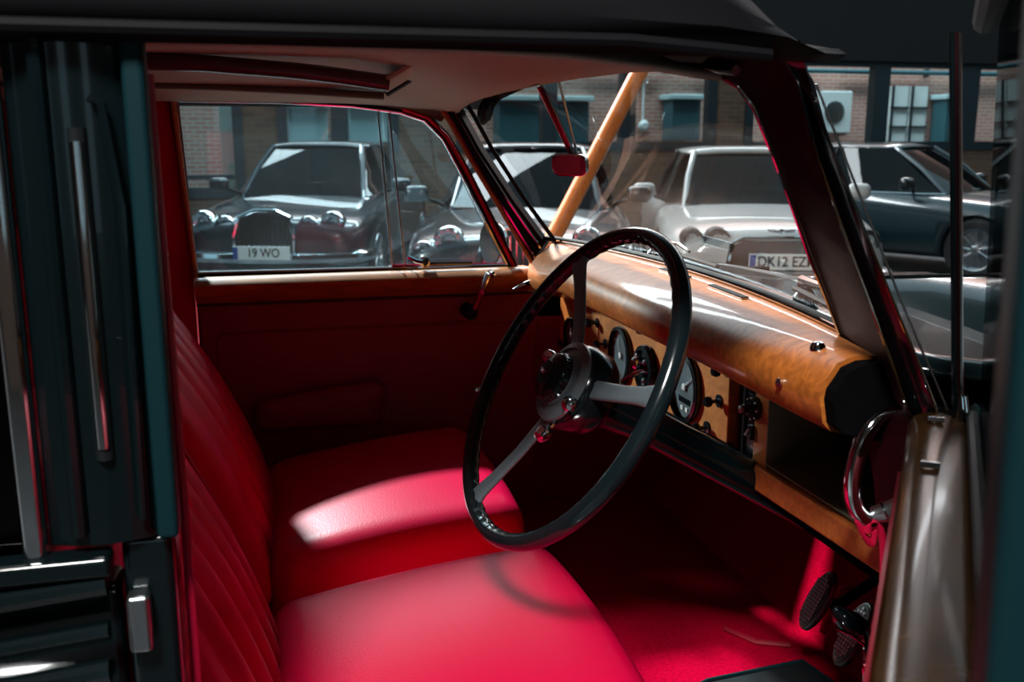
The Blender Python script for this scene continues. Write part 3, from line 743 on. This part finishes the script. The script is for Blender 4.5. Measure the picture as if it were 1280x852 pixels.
# armrest pocket
mb = MB(); c = V(.11, 2.165, .90)
rbox(mb, (.145, .028, .045), .026, (14, 4, 6), lambda p: c + V(p.x, p.y, p.z * (1 + .25 * p.x / .15) + .05 * p.x))
D_('door_pocket', mb, M['leather_dark'], smooth=60)
# winder
a = at(612, 341, 1, 2.12); b = at(590, 393, 1, 2.12); n_ = V(0, -1, 0)
wd = D_('window_winder', MB().tube(spline([a + V(0, .01, 0), a.lerp(b, .3) + V(-.004, -.008, 0), a.lerp(b, .7), b + V(0, .01, 0)], 5), [.006] + [.0075] * 14 + [.006], 10, flat=.6), M['chrome'])
D_('winder_boss', MB().lathe([(.017, 0), (.017, .05), (.011, .07)], V(b.x + .002, 2.19, b.z), n_, 18), M['rubber'], wd)
D_('winder_knob', MB().lathe([(.006, 0), (.009, .012), (.007, .03), (.002, .034)], a, n_, 14), M['chrome'], wd)
# chrome door lever by the end of the dashboard
dh = D_('door_handle', MB().tube([at(x, y, 1, 2.09) for x, y in ((641, 362), (652, 357), (670, 350), (683, 348))], [.005, .010, .013, .010], 12, flat=.6), M['chrome'])
p = at(676, 352, 1, 2.1)
D_('handle_spindle', MB().tube([p, V(p.x, 2.19, p.z)], .011, 12), M['chrome'], dh)
# lower chrome knob
p = at(598, 489, 1, 2.14)
kb = D_('door_knob', MB().lathe([(.005, 0), (.005, .02), (.013, .03), (.015, .04), (.01, .05), (.002, .053)], V(p.x, 2.19, p.z), n_, 18), M['chrome'])

# ------------------------------------------------------------------ open driver's door
dd = thing('driver_door', 'open front door seen edge-on with brown varnished wooden top and chrome handle', 'car door', (.668, .80, .6))
O2 = V(.668, .80, 0); e2 = V(-.623, -.782, 0); m2 = V(-.782, .623, 0)
def Dp(s, mm, z): return O2 + e2 * s + m2 * mm + V(0, 0, z)
def DD(n, mb, mt, par=None, **k): return mb.build(n, mt, par or dd, **k)
rows = []
for s, k in ((-.015, .55), (.0, .85), (.02, 1), (.2, 1), (.4, 1), (.6, 1), (.78, 1)):
    dz = -.012 * (1 - k) / .45
    rows.append([Dp(s, -.012, 1.16), Dp(s, -.012, 1.226 + dz), Dp(s, .012 * k, 1.232 + dz), Dp(s, .028 * k, 1.231 + dz), Dp(s, .037 * k, 1.227 + dz), Dp(s, .041 * k, 1.218 + dz), Dp(s, .043 * k, 1.19), Dp(s, .040 * k, 1.15)])
cap = DD('wooden_capping', MB().grid(rows, close_v=True, cap=True), M['wood_dark'], smooth=50)
DD('outer_skin', MB().grid([[Dp(s, -.012 + b, z) for z, b in ((1.235, -.005), (1.20, -.045), (1.0, -.075), (.8, -.085), (.55, -.08))] for s in (-.02, .3, .78)]), M['black'], solid=.006, smooth=60)
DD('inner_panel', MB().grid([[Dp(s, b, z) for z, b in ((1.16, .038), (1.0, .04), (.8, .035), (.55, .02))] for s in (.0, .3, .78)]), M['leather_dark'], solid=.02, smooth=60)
DD('door_front_edge', MB().prism([Dp(-.02, .035, .55), Dp(-.02, .035, 1.16), Dp(-.02, -.05, 1.18), Dp(-.02, -.08, .55)], e2 * .02), M['black_red'])
for px, py in ((1165, 584), (1172, 527)):
    p = plane_hit(px, py, V(0, 0, 1.233), V(0, 0, 1))
    DD('capping_screw', MB().tube([p + m2 * .009 + V(0, 0, .002), p - m2 * .006 + V(0, 0, .002)], .0042, 10, flat=.7), M['chrome'], cap)
tilt = .075
def Gp(s, z, off=0): return Dp(s, -.022 + off + .045 * (z - 1.23), z)
DD('window_glass', MB().faces([Gp(.03, 1.215), Gp(.66, 1.215), Gp(.66, 1.62), Gp(.03, 1.62), Gp(.03, 1.215, -.004), Gp(.66, 1.215, -.004), Gp(.66, 1.62, -.004), Gp(.03, 1.62, -.004)], [(0, 1, 2, 3), (7, 6, 5, 4), (0, 4, 5, 1), (1, 5, 6, 2), (2, 6, 7, 3), (3, 7, 4, 0)]), M['glass'], smooth=0)
pa, pb = at(1195, 530, 1, .79), at(1192, 40, 1, .785)
post = DD('quarterlight_post', MB().tube([pa, pb], .0042, 10), M['black_red'])
DD('post_edge', MB().tube([pa + V(.004, -.003, 0), pb + V(.004, -.003, 0)], .002, 6), M['chrome'], post)
DD('post_edge', MB().tube([pa + V(-.004, -.003, 0), pb + V(-.004, -.003, 0)], .0025, 6), M['black'], post)
DD('post_foot', MB().tube([pa + V(0, -.004, .03), pa + V(.002, -.01, -.002), pa + V(.004, -.045, -.008)], [.006, .009, .007], 10), M['chrome'], post)
pa, pb = at(1184, 512, 1, .80), at(1128, 380, 1, .80)
DD('quarterlight_edge', MB().tube([pa, pb, at(1020, 105, 1, .80)], .0012, 6), M['steel'])
ex = .665
fr = MB().prism([Dp(ex, -.06, .9), Dp(ex, .0, .9), Dp(ex, .0, 1.25), Dp(ex, .008, 1.62), Dp(ex, -.06, 1.62)], e2 * .07)
DD('window_frame', fr, M['teal'], bevel=.006)
DD('top_rail', MB().tube([Gp(.0, 1.607, .01), Gp(.70, 1.607, .01)], .012, 10), M['rubber'])
DD('slot_seal', MB().tube([Gp(.03, 1.236, .006), Gp(.66, 1.236, .006)], .0055, 8), M['rubber'])
# curved chrome handle and red piping at the front edge
hp = spline([at(x, y, 1, .855) for x, y in ((1118, 515), (1098, 522), (1078, 550), (1066, 595), (1068, 630), (1084, 650), (1100, 645))], 5)
hd = DD('curved_handle', MB().tube(hp, [.004 + .005 * min(1, i / 8) for i in range(len(hp))], 12), M['chrome'])
DD('handle_mount', MB().tube([at(1092, 643, 1, .855), at(1108, 640, 1, .845), at(1124, 636, 1, .835)], [.009, .011, .013], 14), M['steel'], hd)
DD('handle_collar', MB().tube([at(1105, 641, 1, .845), at(1108, 640, 1, .844)], .0155, 14), M['chrome'], hd)
DD('edge_piping', MB().tube(spline([at(x, y, 1, .85) for x, y in ((1084, 665), (1086, 652), (1098, 655), (1104, 690), (1103, 770), (1100, 852))], 5), .0042, 8), M['piping'])
DD('edge_piping', MB().tube(spline([at(x, y, 1, .853) for x, y in ((1072, 650), (1080, 668), (1090, 680), (1094, 660), (1103, 668), (1108, 720))], 5), .0038, 8), M['piping'])

# ------------------------------------------------------------------ dashboard
db = thing('dashboard', 'polished walnut dashboard with round dials below the windscreen', 'dashboard', (.65, YC, 1.0))
def B_(n, mb, mt, par=None, **k): return mb.build(n, mt, par or db, **k)
PX = .67
rows = []
N = 30
for i in range(N + 1):
    y = .885 + i * (2.135 - .885) / N
    k = (y - YC) / .65
    e = sstep(1.80, 2.135, y)
    xs = Xs(y) - .006; zs = Zs(y) - .004
    xr = .575 - .012 * (1 - k * k) + .012 * e
    zt = 1.262 - .030 * e; zb_ = 1.198 - .038 * e
    zn = .012 * sstep(1.2, .9, y); zb_ -= zn * .6
    if i == N: xr += .02; zt -= .012; zb_ += .008
    rows.append([V(xs, y, zs), V(lerp(xs, xr, .3), y, lerp(zs, zt, .3) + .006), V(lerp(xs, xr, .62), y, lerp(zs, zt, .62) + .008), V(lerp(xs, xr, .85), y, zt + .004),
                 V(xr + .005, y, zt - .006), V(xr - .004, y, zt - .018), V(xr - .006, y, lerp(zt, zb_, .5)), V(xr - .001, y, zb_ + .010), V(xr + .010, y, zb_), V(xr + .035, y, zb_ - .006), V(xr + .075, y, zb_ - .018), V(xs + .02, y, zb_ - .02), V(xs + .03, y, zs - .01)])
cap_ = B_('wooden_capping', MB().grid(rows, close_v=True, cap=True), M['wood'], smooth=55)
B_('capping_end_shade', MB().prism([V(p.x + (.004 if p.x < .62 else 0), .866, p.z + (-.004 if p.z > 1.23 else .002)) for p in rows[0]], (0, .018, 0)), M['dark'], smooth=0)  # dark piece put where the dash end lies in shadow
# fascia board with instruments
zl, zr = 1.005, 1.165
fas = MB().prism([V(PX, 2.14, 1.035), V(PX, 1.60, 1.028), V(PX, 1.285, 1.045), V(PX, 1.285, 1.17), V(PX, 2.14, 1.17)], (.018, 0, 0))
B_('fascia_board', fas, M['wood_panel'], smooth=0, bevel=.003)
B_('lower_rail', MB().tube([V(PX + .004, 2.14, 1.026), V(PX + .004, 1.60, 1.018), V(PX + .004, 1.285, 1.034), V(PX + .004, 1.22, 1.028)], .011, 10), M['black'])
B_('underdash_panel', MB().prism([V(PX + .01, 2.14, 1.02), V(PX + .01, .90, 1.02), V(PX + .06, .90, 1.0), V(PX + .06, 2.14, 1.0)], (0, 0, -.012)), M['dark'], smooth=0)
# black recess between fascia and cubby
B_('radio_recess', MB().box((PX + .03, 1.237, 1.10), (.03, .09, .15)), M['black'], bevel=.004)
B_('recess_trim', MB().tube([V(PX - .002, 1.228, 1.03), V(PX - .002, 1.228, 1.17)], .004, 8), M['rubber'])
def dial(px, py, r, label=None, needle=40, marks=11, odo=False, face=None):
    p = at(px, py, 0, PX); c = V(PX, p.y, p.z); ax = V(-1, 0, 0)
    d = B_('dial', MB().lathe([(r * 1.0, .012), (r * 1.13, .010), (r * 1.16, .004), (r * 1.14, 0), (r, 0)], c, ax, 48, cap=False), M['bakelite'])
    if label: d['label'] = label
    B_('dial_face', MB().lathe([(r * 1.02, .002), (.001, .002)], c, ax, 48, cap=False), face or M['gauge'], d)
    Y_, Z_ = V(0, 1, 0), V(0, 0, 1)
    def pol(a, rr, o): return c + ax * o - Y_ * (sin(a) * rr) + Z_ * (cos(a) * rr)
    mk = MB()
    for k in range(marks * 2 - 1):
        a = radians(-130 + 260 * k / (marks * 2 - 2)); l = .80 if k % 2 == 0 else .86
        mk.tube([pol(a, r * l, .0028), pol(a, r * .93, .0028)], .0010 if k % 2 == 0 else .0006, 4)
    B_('dial_marks', mk, M['gauge_mark'], d, smooth=0)
    a = radians(needle)
    nd = MB().tube([pol(a + pi, r * .15, .005), pol(a, r * .78, .005)], [.0018, .0007], 6)
    nd.lathe([(.006, .003), (.006, .006), (.003, .007)], c, ax, 16)
    B_('needle', nd, M['gauge_mark'], d)
    if odo:
        for k in range(5):
            B_('odometer_digit', MB().box(c + ax * .003 + V(0, (2 - k) * .009, -r * .45), (.001, .007, .010)), M['bakelite'], d, smooth=0)
        mb = MB()
        for k in (-1, 1): mb.box(c + ax * .003 + V(0, k * .009, -r * .72), (.001, .009, .007))
        B_('dial_window', mb, M['gauge_mark'], d, smooth=0)
    B_('dial_glass', MB().lathe([(r * 1.0, .0095), (r * .6, .0105), (.001, .011)], c, ax, 40, cap=False), M['glass_clear'], d)
    return d
dial(778, 444, .050, 'dial left of the switch box', -20)
dial(858, 483, .052, 'speedometer dial with odometer', 55, odo=True)
dial(716, 418, .034, 'small dial behind the upper spoke', 10, 7)
# central switch box
p = at(811, 460, 0, PX); c = V(PX, p.y, p.z)
sb = B_('switch_box', MB().lathe([(.040, 0), (.044, .006), (.042, .014), (.034, .016), (.032, .010), (.012, .012)], c, (-1, 0, 0), 40), M['bakelite'])
B_('switch_knob', MB().lathe([(.012, .01), (.013, .03), (.008, .034)], c + V(0, .0, .010), (-1, 0, 0), 18), M['chrome'], sb)
B_('switch_lever', MB().tube([c + V(-.012, 0, -.004), c + V(-.03, 0, -.010), c + V(-.038, .03, -.028)], [.006, .005, .004], 10), M['chrome'], sb)
for dy, dz in ((.018, .02), (-.02, .016), (-.018, -.018)):
    B_('indicator_lamp', MB().lathe([(.005, .012), (.005, .018), (.002, .021)], c + V(0, dy, dz), (-1, 0, 0), 14), M['steel'], sb)
# pull switches
def pull(px, py, r=.008, ln=.026, m='bakelite'):
    p = at(px, py, 0, PX - .02); c = V(PX, p.y, p.z)
    return B_('pull_switch', MB().lathe([(r * 1.3, 0), (r * 1.3, .003), (r * .4, .004), (r * .4, ln * .55), (r, ln * .62), (r * 1.1, ln * .8), (r * .8, ln), (.001, ln)], c, (-1, 0, 0), 16), M[m])
for px, py in ((895, 464), (885, 502), (870, 535), (746, 430), (800, 412), (840, 430), (736, 404)): pull(px, py)
p = at(742, 402, 0, PX); c = V(PX, p.y, p.z)
tg = B_('toggle_lever', MB().tube([c, c + V(-.03, 0, .01), c + V(-.034, .0, -.05)], [.004, .004, .003], 8), M['bakelite'])
# cubby on the driver's side
rows_y = (1.222, 1.183)
B_('cubby_frame', MB().prism([V(PX, 1.205, 1.00), V(PX, 1.166, 1.00), V(PX, 1.166, 1.165), V(PX, 1.205, 1.165)], (.018, 0, 0)), M['wood_panel'], bevel=.002)
cb = MB()
y0, y1, za, zc = 1.166, .90, 1.052, 1.165
cb.faces([V(PX, y0, za), V(PX, y1, za), V(PX, y1, zc), V(PX, y0, zc), V(PX + .16, y0, za), V(PX + .16, y1, za), V(PX + .16, y1, zc), V(PX + .16, y0, zc)], [(4, 5, 6, 7), (0, 1, 5, 4), (1, 2, 6, 5), (3, 0, 4, 7), (2, 3, 7, 6)])
cub = B_('cubby_box', cb, M['olive'], smooth=0, solid=.004)
p = at(1000, 522, 0, PX + .14)
B_('cubby_catch', MB().box(p, (.01, .022, .016)), M['bakelite'], cub, bevel=.002)
B_('cubby_rail', MB().prism([V(PX - .008, 1.205, 1.008), V(PX - .008, .885, 1.014), V(PX - .008, .885, 1.048), V(PX - .008, 1.205, 1.044)], (.026, 0, 0)), M['wood_red'], bevel=.004)
B_('cubby_underside', MB().prism([V(PX + .0, 1.205, .998), V(PX, .885, .998), V(PX, .885, 1.012), V(PX, 1.205, 1.006)], (.03, 0, 0)), M['dark'], smooth=0)
p = at(945, 510, 0, PX); c = V(PX, p.y, p.z)
ro = B_('rotary_switch', MB().lathe([(.018, 0), (.018, .006), (.014, .009), (.008, .009), (.008, .02), (.004, .022)], c, (-1, 0, 0), 28), M['bakelite'])
B_('rotary_cap', MB().lathe([(.006, .02), (.006, .025), (.002, .027)], c, (-1, 0, 0), 16), M['steel'], ro)
mb = MB()
for k in range(8):
    a = 2 * pi * k / 8; mb.box(c + V(-.008, cos(a) * .0155, sin(a) * .0155), (.002, .002, .002))
B_('rotary_marks', mb, M['gauge_mark'], ro, smooth=0)
p = at(941, 540, 0, PX)
rk_ = B_('rocker_switch', MB().box(p + V(-.003, 0, 0), (.008, .011, .022)), M['bakelite'], bevel=.002)
B_('rocker_tip', MB().tube([p + V(-.006, 0, .004), p + V(-.012, 0, -.004)], .003, 8), M['steel'], rk_)
# defroster slots on the top
def slot(y0, y1, off):
    o = None; pts = []
    for k in range(7):
        y = lerp(y0, y1, k / 6); pts.append((y, lerp(Xs(y) - .006, .57, off), lerp(Zs(y) - .004, 1.262, off) + .0075))
    a = [V(x - .005, y, z) for y, x, z in pts]; b = [V(x + .005, y, z) for y, x, z in pts]
    s = B_('demister_slot', MB().strip(a, b, (0, 0, .002)), M['rubber'], smooth=0)
    B_('slot_rim', MB().tube(a + b[::-1], .0014, 6, closed=True), M['chrome'], s)
slot(1.36, 1.24, .30); slot(1.56, 1.45, .30); slot(2.02, 1.93, .30)
for px, py, m in ((1022, 437, 'chrome'), (976, 478, 'chrome')):
    p = at(px, py, 2, 1.268) if py < 450 else at(px, py, 0, .566)
    ax = (0, 0, 1) if py < 450 else (-1, 0, .3)
    B_('capping_stud', MB().lathe([(.009, -.004), (.009, .004), (.006, .009), (.002, .010)] if py < 450 else [(.005, 0), (.005, .004), (.002, .006)], p, ax, 16), M[m])

# ------------------------------------------------------------------ steering wheel
SC = V(.375, 1.171, 1.188); rk, yw = radians(30.2), radians(6.85)
sn = V(-cos(rk) * cos(yw), -cos(rk) * sin(yw), sin(rk)); sa = sn.cross(V(0, 0, 1)).normalized(); sbv = sn.cross(sa)
sw = thing('steering_wheel', 'large thin-rimmed black steering wheel with three flat grey spokes', 'steering wheel', SC)
def S(a, b, o=0): return SC + sa * a + sbv * b + sn * o
def SS(n, mb, mt, par=None, **k): return mb.build(n, mt, par or sw, **k)
R_ = .2165
rows = []; NR = 180
for i in range(NR):
    t = 2 * pi * i / NR
    rad = sa * cos(t) + sbv * sin(t)
    ring = []
    for j in range(14):
        f = 2 * pi * j / 14
        rr = .0118
        inner = max(0, -cos(f)) ** 2
        rr -= .0036 * inner * (.5 + .5 * cos(t * 60))
        ring.append(SC + rad * (R_ + cos(f) * rr) + sn * sin(f) * rr * 1.05)
    rows.append(ring)
SS('rim', MB().grid(rows, close_u=True, close_v=True), M['bakelite'], smooth=80)
for ang in (-51, 70, 189.5):
    t = radians(ang); u = sa * cos(t) + sbv * sin(t); v = sn.cross(u).normalized()
    rows = []
    for s, w, th, dr in ((.03, .0135, .006, -.012), (.07, .0125, .0055, -.012), (.12, .0115, .0055, -.010), (.17, .0118, .006, -.004), (.197, .014, .007, 0), (.210, .018, .007, 0)):
        c = SC + u * s + sn * dr
        rows.append([c + v * (cos(2 * pi * k / 16) * w) + sn * (max(-.7, min(.7, sin(2 * pi * k / 16))) * th) for k in range(16)])
    SS('spoke', MB().grid(rows, close_v=True, cap=True), M['spoke'], smooth=50)
hub = SS('hub', MB().lathe([(.028, -.12), (.036, -.06), (.050, -.052), (.058, -.04), (.0595, -.015), (.0575, -.006), (.054, .0), (.050, .004)], SC, sn, 48), M['bakelite'], smooth=40)
SS('hub_ring', MB().lathe([(.056, .002), (.0555, .006), (.046, .010), (.045, .007), (.037, .0085), (.0365, .013), (.034, .0145)], SC, sn, 48), M['spoke'], hub, smooth=30)
hb = SS('horn_button', MB().lathe([(.034, .013), (.033, .022), (.0305, .026), (.024, .030), (.012, .0335), (.001, .034)], SC, sn, 40), M['bakelite'])
mb = MB()
for k in range(40):
    t = 2 * pi * k / 40; u = sa * cos(t) + sbv * sin(t)
    mb.tube([SC + u * .0335 + sn * .014, SC + u * .0325 + sn * .024], .0012, 5)
SS('button_knurl', mb, M['bakelite'], hb)
# round badge with a plain winged mark in its middle
bd = SS('badge', MB().lathe([(.017, .030), (.0165, .0345), (.001, .0355)], SC, sn, 28), M['rubber'], hb)
mb = MB()
for sg in (-1, 1):
    mb.prism([S(sg * .002, -.003, .0355), S(sg * .012, -.005, .035), S(sg * .010, .001, .035), S(sg * .002, .003, .0355)], sn * .001)
mb.lathe([(.0035, .0352), (.003, .037), (.001, .0375)], SC, sn, 14)
SS('badge_wings', mb, M['chrome'], bd, smooth=0)
SS('column', MB().tube([SC - sn * .10, SC - sn * .48], [.026, .030], 20), M['black'])
for a, b, o in ((.072, -.020, -.0), (-.058, .020, .012), (-.030, .070, .010)):
    lv = SS('control_lever', MB().tube([S(a * .55, b * .55, o - .02), S(a, b, o)], .004, 8), M['chrome'])
    SS('lever_knob', MB().lathe([(.004, -.012), (.009, -.006), (.0105, .001), (.008, .009), (.002, .012)], S(a, b, o), (sa * a + sbv * b + sn * .05).normalized(), 18), M['chrome'], lv)

# ------------------------------------------------------------------ seats
def seat(name, label, y0, y1, z_front, pleat=True):
    yc = (y0 + y1) / 2; hw = (y1 - y0) / 2
    t = thing(name, label, 'car seat', (.2, yc, .61), group='front seats')
    mb = MB(); hx = .225; hz = .075
    def cdef(p):
        u = p.x / hx; v = p.y / hw
        z = p.z
        crown = (1 - u * u) * (1 - v * v)
        if z > 0: z += .030 * crown ** .7 if crown > 0 else 0
        x = p.x + (.012 * (1 - v * v) if u > 0 else 0) * max(0, u)
        return V(.205 + x, yc + p.y, z_front - hz - .055 * (1 - (u + 1) / 2) + z - .02)
    rbox(mb, (hx, hw, hz), .045, (26, 26, 10), cdef)
    cu = mb.build('cushion', M['leather'], t, smooth=80)
    # piping round the top and bottom seams
    def ring(zoff, k):
        pts = []
        for i in range(72):
            a = 2 * pi * i / 72
            cx = max(-1, min(1, 1.25 * cos(a))) ; cy = max(-1, min(1, 1.25 * sin(a)))
            px_, py_ = cx * (hx - .0), cy * hw
            inn = V(max(-(hx - .045), min(hx - .045, px_)), max(-(hw - .045), min(hw - .045, py_)), 0)
            d = V(px_, py_, 0) - inn
            if d.length > .001: q = inn + d.normalized() * (.0455)
            else: q = V(px_, py_, 0)
            w = cdef(V(q.x, q.y, -hz + .045))
            pts.append(V(w.x, w.y, w.z + zoff))
        return pts
    MB().tube(ring(.0, 1), .0038, 8, closed=True).build('cushion_piping', M['piping'], cu)
    bx = MB(); rbox(bx, (.20, hw - .015, .055), .02, (4, 4, 3), lambda p: V(.195 + p.x, yc + p.y, z_front - .215 + p.z))
    bx.build('seat_base', M['leather_dark'], t, smooth=60)
    # backrest: pleated middle, plain bolsters
    br = MB(); hz = .32; hx2 = .05
    def bdef(p):
        v = p.y / hw; zz = p.z + hz
        x = p.x; w = p.z / hz
        nar = 1 - .10 * sstep(.2, 1, w)
        if x > 0:
            inside = max(0, 1 - (abs(v) / .78) ** 8) * max(0, 1 - abs(w) ** 10)
            x += .018 * (1 - v * v) * (1 - w * w * .6)
            x += inside * .019 * (abs(cos(pi * v * 5.5 / .78 * .5)) - .6)
        z = z_front - .17 + zz
        lean = -.24 * max(0, z - .75) - .50 * max(0, z - .75) ** 2
        return V(-.055 + x + lean, yc + p.y * nar, z)
    rbox(br, (hx2, hw, hz), .042, (6, 88, 24), bdef)
    bk = br.build('backrest', M['leather'], t, smooth=80)
    pts = []
    for i in range(40):
        s = i / 39
        if s < .42: q = V(.012, hw + .001, lerp(-hz + .04, hz - .045, s / .42))
        elif s < .58:
            k = (s - .42) / .16; q = V(.012, lerp(hw - .02, -(hw - .02), k), hz + .0005)
        else: q = V(.012, -(hw + .001), lerp(hz - .045, -hz + .04, (s - .58) / .42))
        w = bdef(V(-.001, q.y, q.z)); pts.append(w + V(.02, 0, 0))
    MB().tube(pts, .0036, 8).build('backrest_piping', M['piping'], bk)
    for yy_ in (y0 + .06, y1 - .06):
        MB().tube([V(.02, yy_, .618), V(.38, yy_, .618)], .01, 8).build('seat_runner', M['steel'], t)
    return t
seat('driver_seat', "red leather driver's seat nearest the camera, lower right of the two seats", .93, 1.425, .885)
seat('passenger_seat', 'red leather passenger seat beside the far door, its cushion half in shade', 1.545, 2.10, .885)

# ------------------------------------------------------------------ rear view mirror and visor
pm = at(712, 206, 1, 1.62)
mir = thing('rear_view_mirror', 'chrome-backed rear view mirror hanging on two slim rods from the windscreen header', 'mirror', pm)
nx = V(-.72, -.67, -.16).normalized(); ux = V(0, 0, 1).cross(nx).normalized(); uz = nx.cross(ux)
def rr(o, kx, kz, n=44):
    return [pm + nx * o + ux * (kx * math.copysign(abs(cos(2 * pi * i / n)) ** .45, cos(2 * pi * i / n))) + uz * (kz * math.copysign(abs(sin(2 * pi * i / n)) ** .6, sin(2 * pi * i / n))) for i in range(n)]
MB().grid([rr(-.022, .012, .008), rr(-.018, .028, .014), rr(-.006, .034, .019), rr(.002, .0345, .0195), rr(.003, .033, .018)], close_v=True, cap=True).build('mirror_shell', M['chrome'], mir)
MB().grid([rr(.0035, .0325, .0175), rr(.004, .03, .016)], close_v=True, cap=True).build('mirror_glass', M['mirror'], mir, smooth=0)
a = at(673, 108, 1, 1.545); b = pm - nx * .02 + V(0, 0, .01)
MB().tube([a + V(.004, 0, .004), b], .0042, 8).build('mirror_rod', M['chrome'], mir)
MB().tube([a + V(.0, .0, -.002), b + V(-.006, 0, 0)], .0028, 8).build('rod_edge', M['chrome_red'], mir)
MB().tube([at(699, 102, 1, 1.46), b + V(.004, 0, .002)], .0022, 8).build('mirror_rod', M['steel'], mir)
MB().lathe([(.012, 0), (.010, .005), (.005, .007)], a + V(.004, 0, .010), (0, 0, -1), 16).build('rod_foot', M['steel'], mir)
MB().lathe([(.010, -.01), (.012, 0), (.010, .01)], pm - nx * .02 + V(0, 0, .008), uz, 16).build('ball_joint', M['rubber'], mir)
# folded sun visor on the passenger side
q = [at(x, y, 1, yq) for x, y, yq in ((483, 117, 2.05), (560, 70, 2.0), (520, 40, 1.75), (440, 78, 1.75))]
vs = thing('sun_visor', 'folded dark-edged sun visor under the far side of the headlining', 'sun visor', q[0])
def vis(h): return [p + V(0, 0, h) for p in q]
c0 = sum(q, V(0, 0, 0)) / 4
MB().tube([q[0], q[1]], .011, 10, flat=.6).build('visor_edge', M['rubber'], vs)
MB().prism([q[0], q[1], q[1] + V(-.02, -.16, .012), q[0] + V(-.03, -.16, .008)], (0, 0, .012)).build('visor_board', M['cream'], vs, bevel=.004)
MB().tube([q[1] + V(.0, 0, .0), q[1] + V(.03, .03, .01)], .005, 8).build('visor_pivot', M['chrome'], vs)

# ------------------------------------------------------------------ pedals, gear lever, mat
def pedal(px, py, y, label, sz=(.024, .058), tilt=.5):
    c = at(px, py, 1, y)
    t = thing('pedal', label, 'pedal', c, group='foot pedals')
    n = V(-cos(tilt), -.12, sin(tilt)).normalized(); u = V(0, 1, 0) - n * n.y; u.normalize(); w = n.cross(u); w = w if w.z > 0 else -w
    def el(kx, kz, o, N=32): return [c + n * o + u * (kx * cos(2 * pi * i / N)) + w * (kz * sin(2 * pi * i / N)) for i in range(N)]
    MB().grid([el(sz[0] * .9, sz[1] * .92, -.012), el(sz[0], sz[1], -.008), el(sz[0], sz[1], 0), el(sz[0] * .93, sz[1] * .95, .003)], close_v=True, cap=True).build('pedal_plate', M['steel'], t)
    MB().grid([el(sz[0] * .9, sz[1] * .93, .0035), el(sz[0] * .86, sz[1] * .90, .005)], close_v=True, cap=True).build('pedal_pad', M['pedal_pad'], t)
    st = MB()
    for i in range(-3, 4):
        for j in range(-8, 9):
            a, b = i * .0058, j * .0062
            if (a / sz[0]) ** 2 + (b / sz[1]) ** 2 < .66:
                st.box(c + n * .006 + u * a + w * b, (.0042, .0042, .0042), basis(n, u, w))
    st.build('pad_studs', M['steel'], t, smooth=0)
    MB().tube([c - n * .01, c - n * .05 + w * .01, c - n * .10 + V(.06, 0, .08), V(c.x + .22, c.y, c.z + .16)], [.010, .010, .009, .009], 10).build('pedal_arm', M['bakelite'], t)
    return t
pedal(1021, 750, 1.30, 'oval ribbed clutch pedal standing left of the other pedal', (.021, .054))
pedal(1066, 792, 1.21, 'oval studded brake pedal behind the chrome lever', (.023, .056))
# carpet edge binding arch
gl = thing('gear_lever', 'chrome floor lever with black knob in front of the right pedal beside the open door', 'lever', at(1086, 852, 1, 1.02) - V(0, 0, .1))
p = [at(x, y, 1, yq) for x, y, yq in ((1088, 900, 1.02), (1084, 840, 1.03), (1081, 800, 1.05), (1076, 782, 1.06), (1066, 772, 1.07))]
MB().tube(spline([V(p[0].x, p[0].y, .6)] + p, 5), .0065, 10).build('shaft', M['chrome'], gl)
mb = MB(); rbox(mb, (.026, .020, .017), .016, (8, 6, 6), lambda q_: at(1064, 778, 1, 1.07) + V(q_.x, q_.y, q_.z - q_.x * .5))
mb.build('knob', M['bakelite'], gl, smooth=70)
MB().tube([at(1046, 785, 1, 1.055), at(1064, 793, 1, 1.045), at(1080, 806, 1, 1.04)], .0018, 6).build('knob_ring', M['chrome'], gl)
ca = MB().tube(spline([at(x, y, 1, 1.40) for x, y in ((1028, 790), (1034, 770), (1044, 745), (1058, 735), (1076, 735))], 5), .006, 8)
ca.build('carpet_binding', M['piping'], car)
mz = .622
mp_ = [at(x, y, 2, mz) for x, y in ((1003, 826), (1040, 852), (1120, 930), (900, 1000), (780, 900), (885, 850))]
mt_ = thing('floor_mat', 'black rubber floor mat lying on the red carpet below the seat front', 'floor mat', (mp_[0].x, mp_[0].y, .61))
MB().prism([p - V(0, 0, .010) for p in mp_], (0, 0, .010)).build('mat_sheet', M['rubber'], mt_, bevel=.002)
MB().tube([p + V(0, 0, .001) for p in mp_], .003, 6, closed=True).build('mat_edge', M['teal'], mt_)
p = at(925, 790, 2, .613)
MB().tube([at(905, 785, 2, .614), at(945, 802, 2, .614), at(988, 806, 2, .614)], [.004, .006, .005], 8).build('carpet_seam', M['leather_dark'], car)
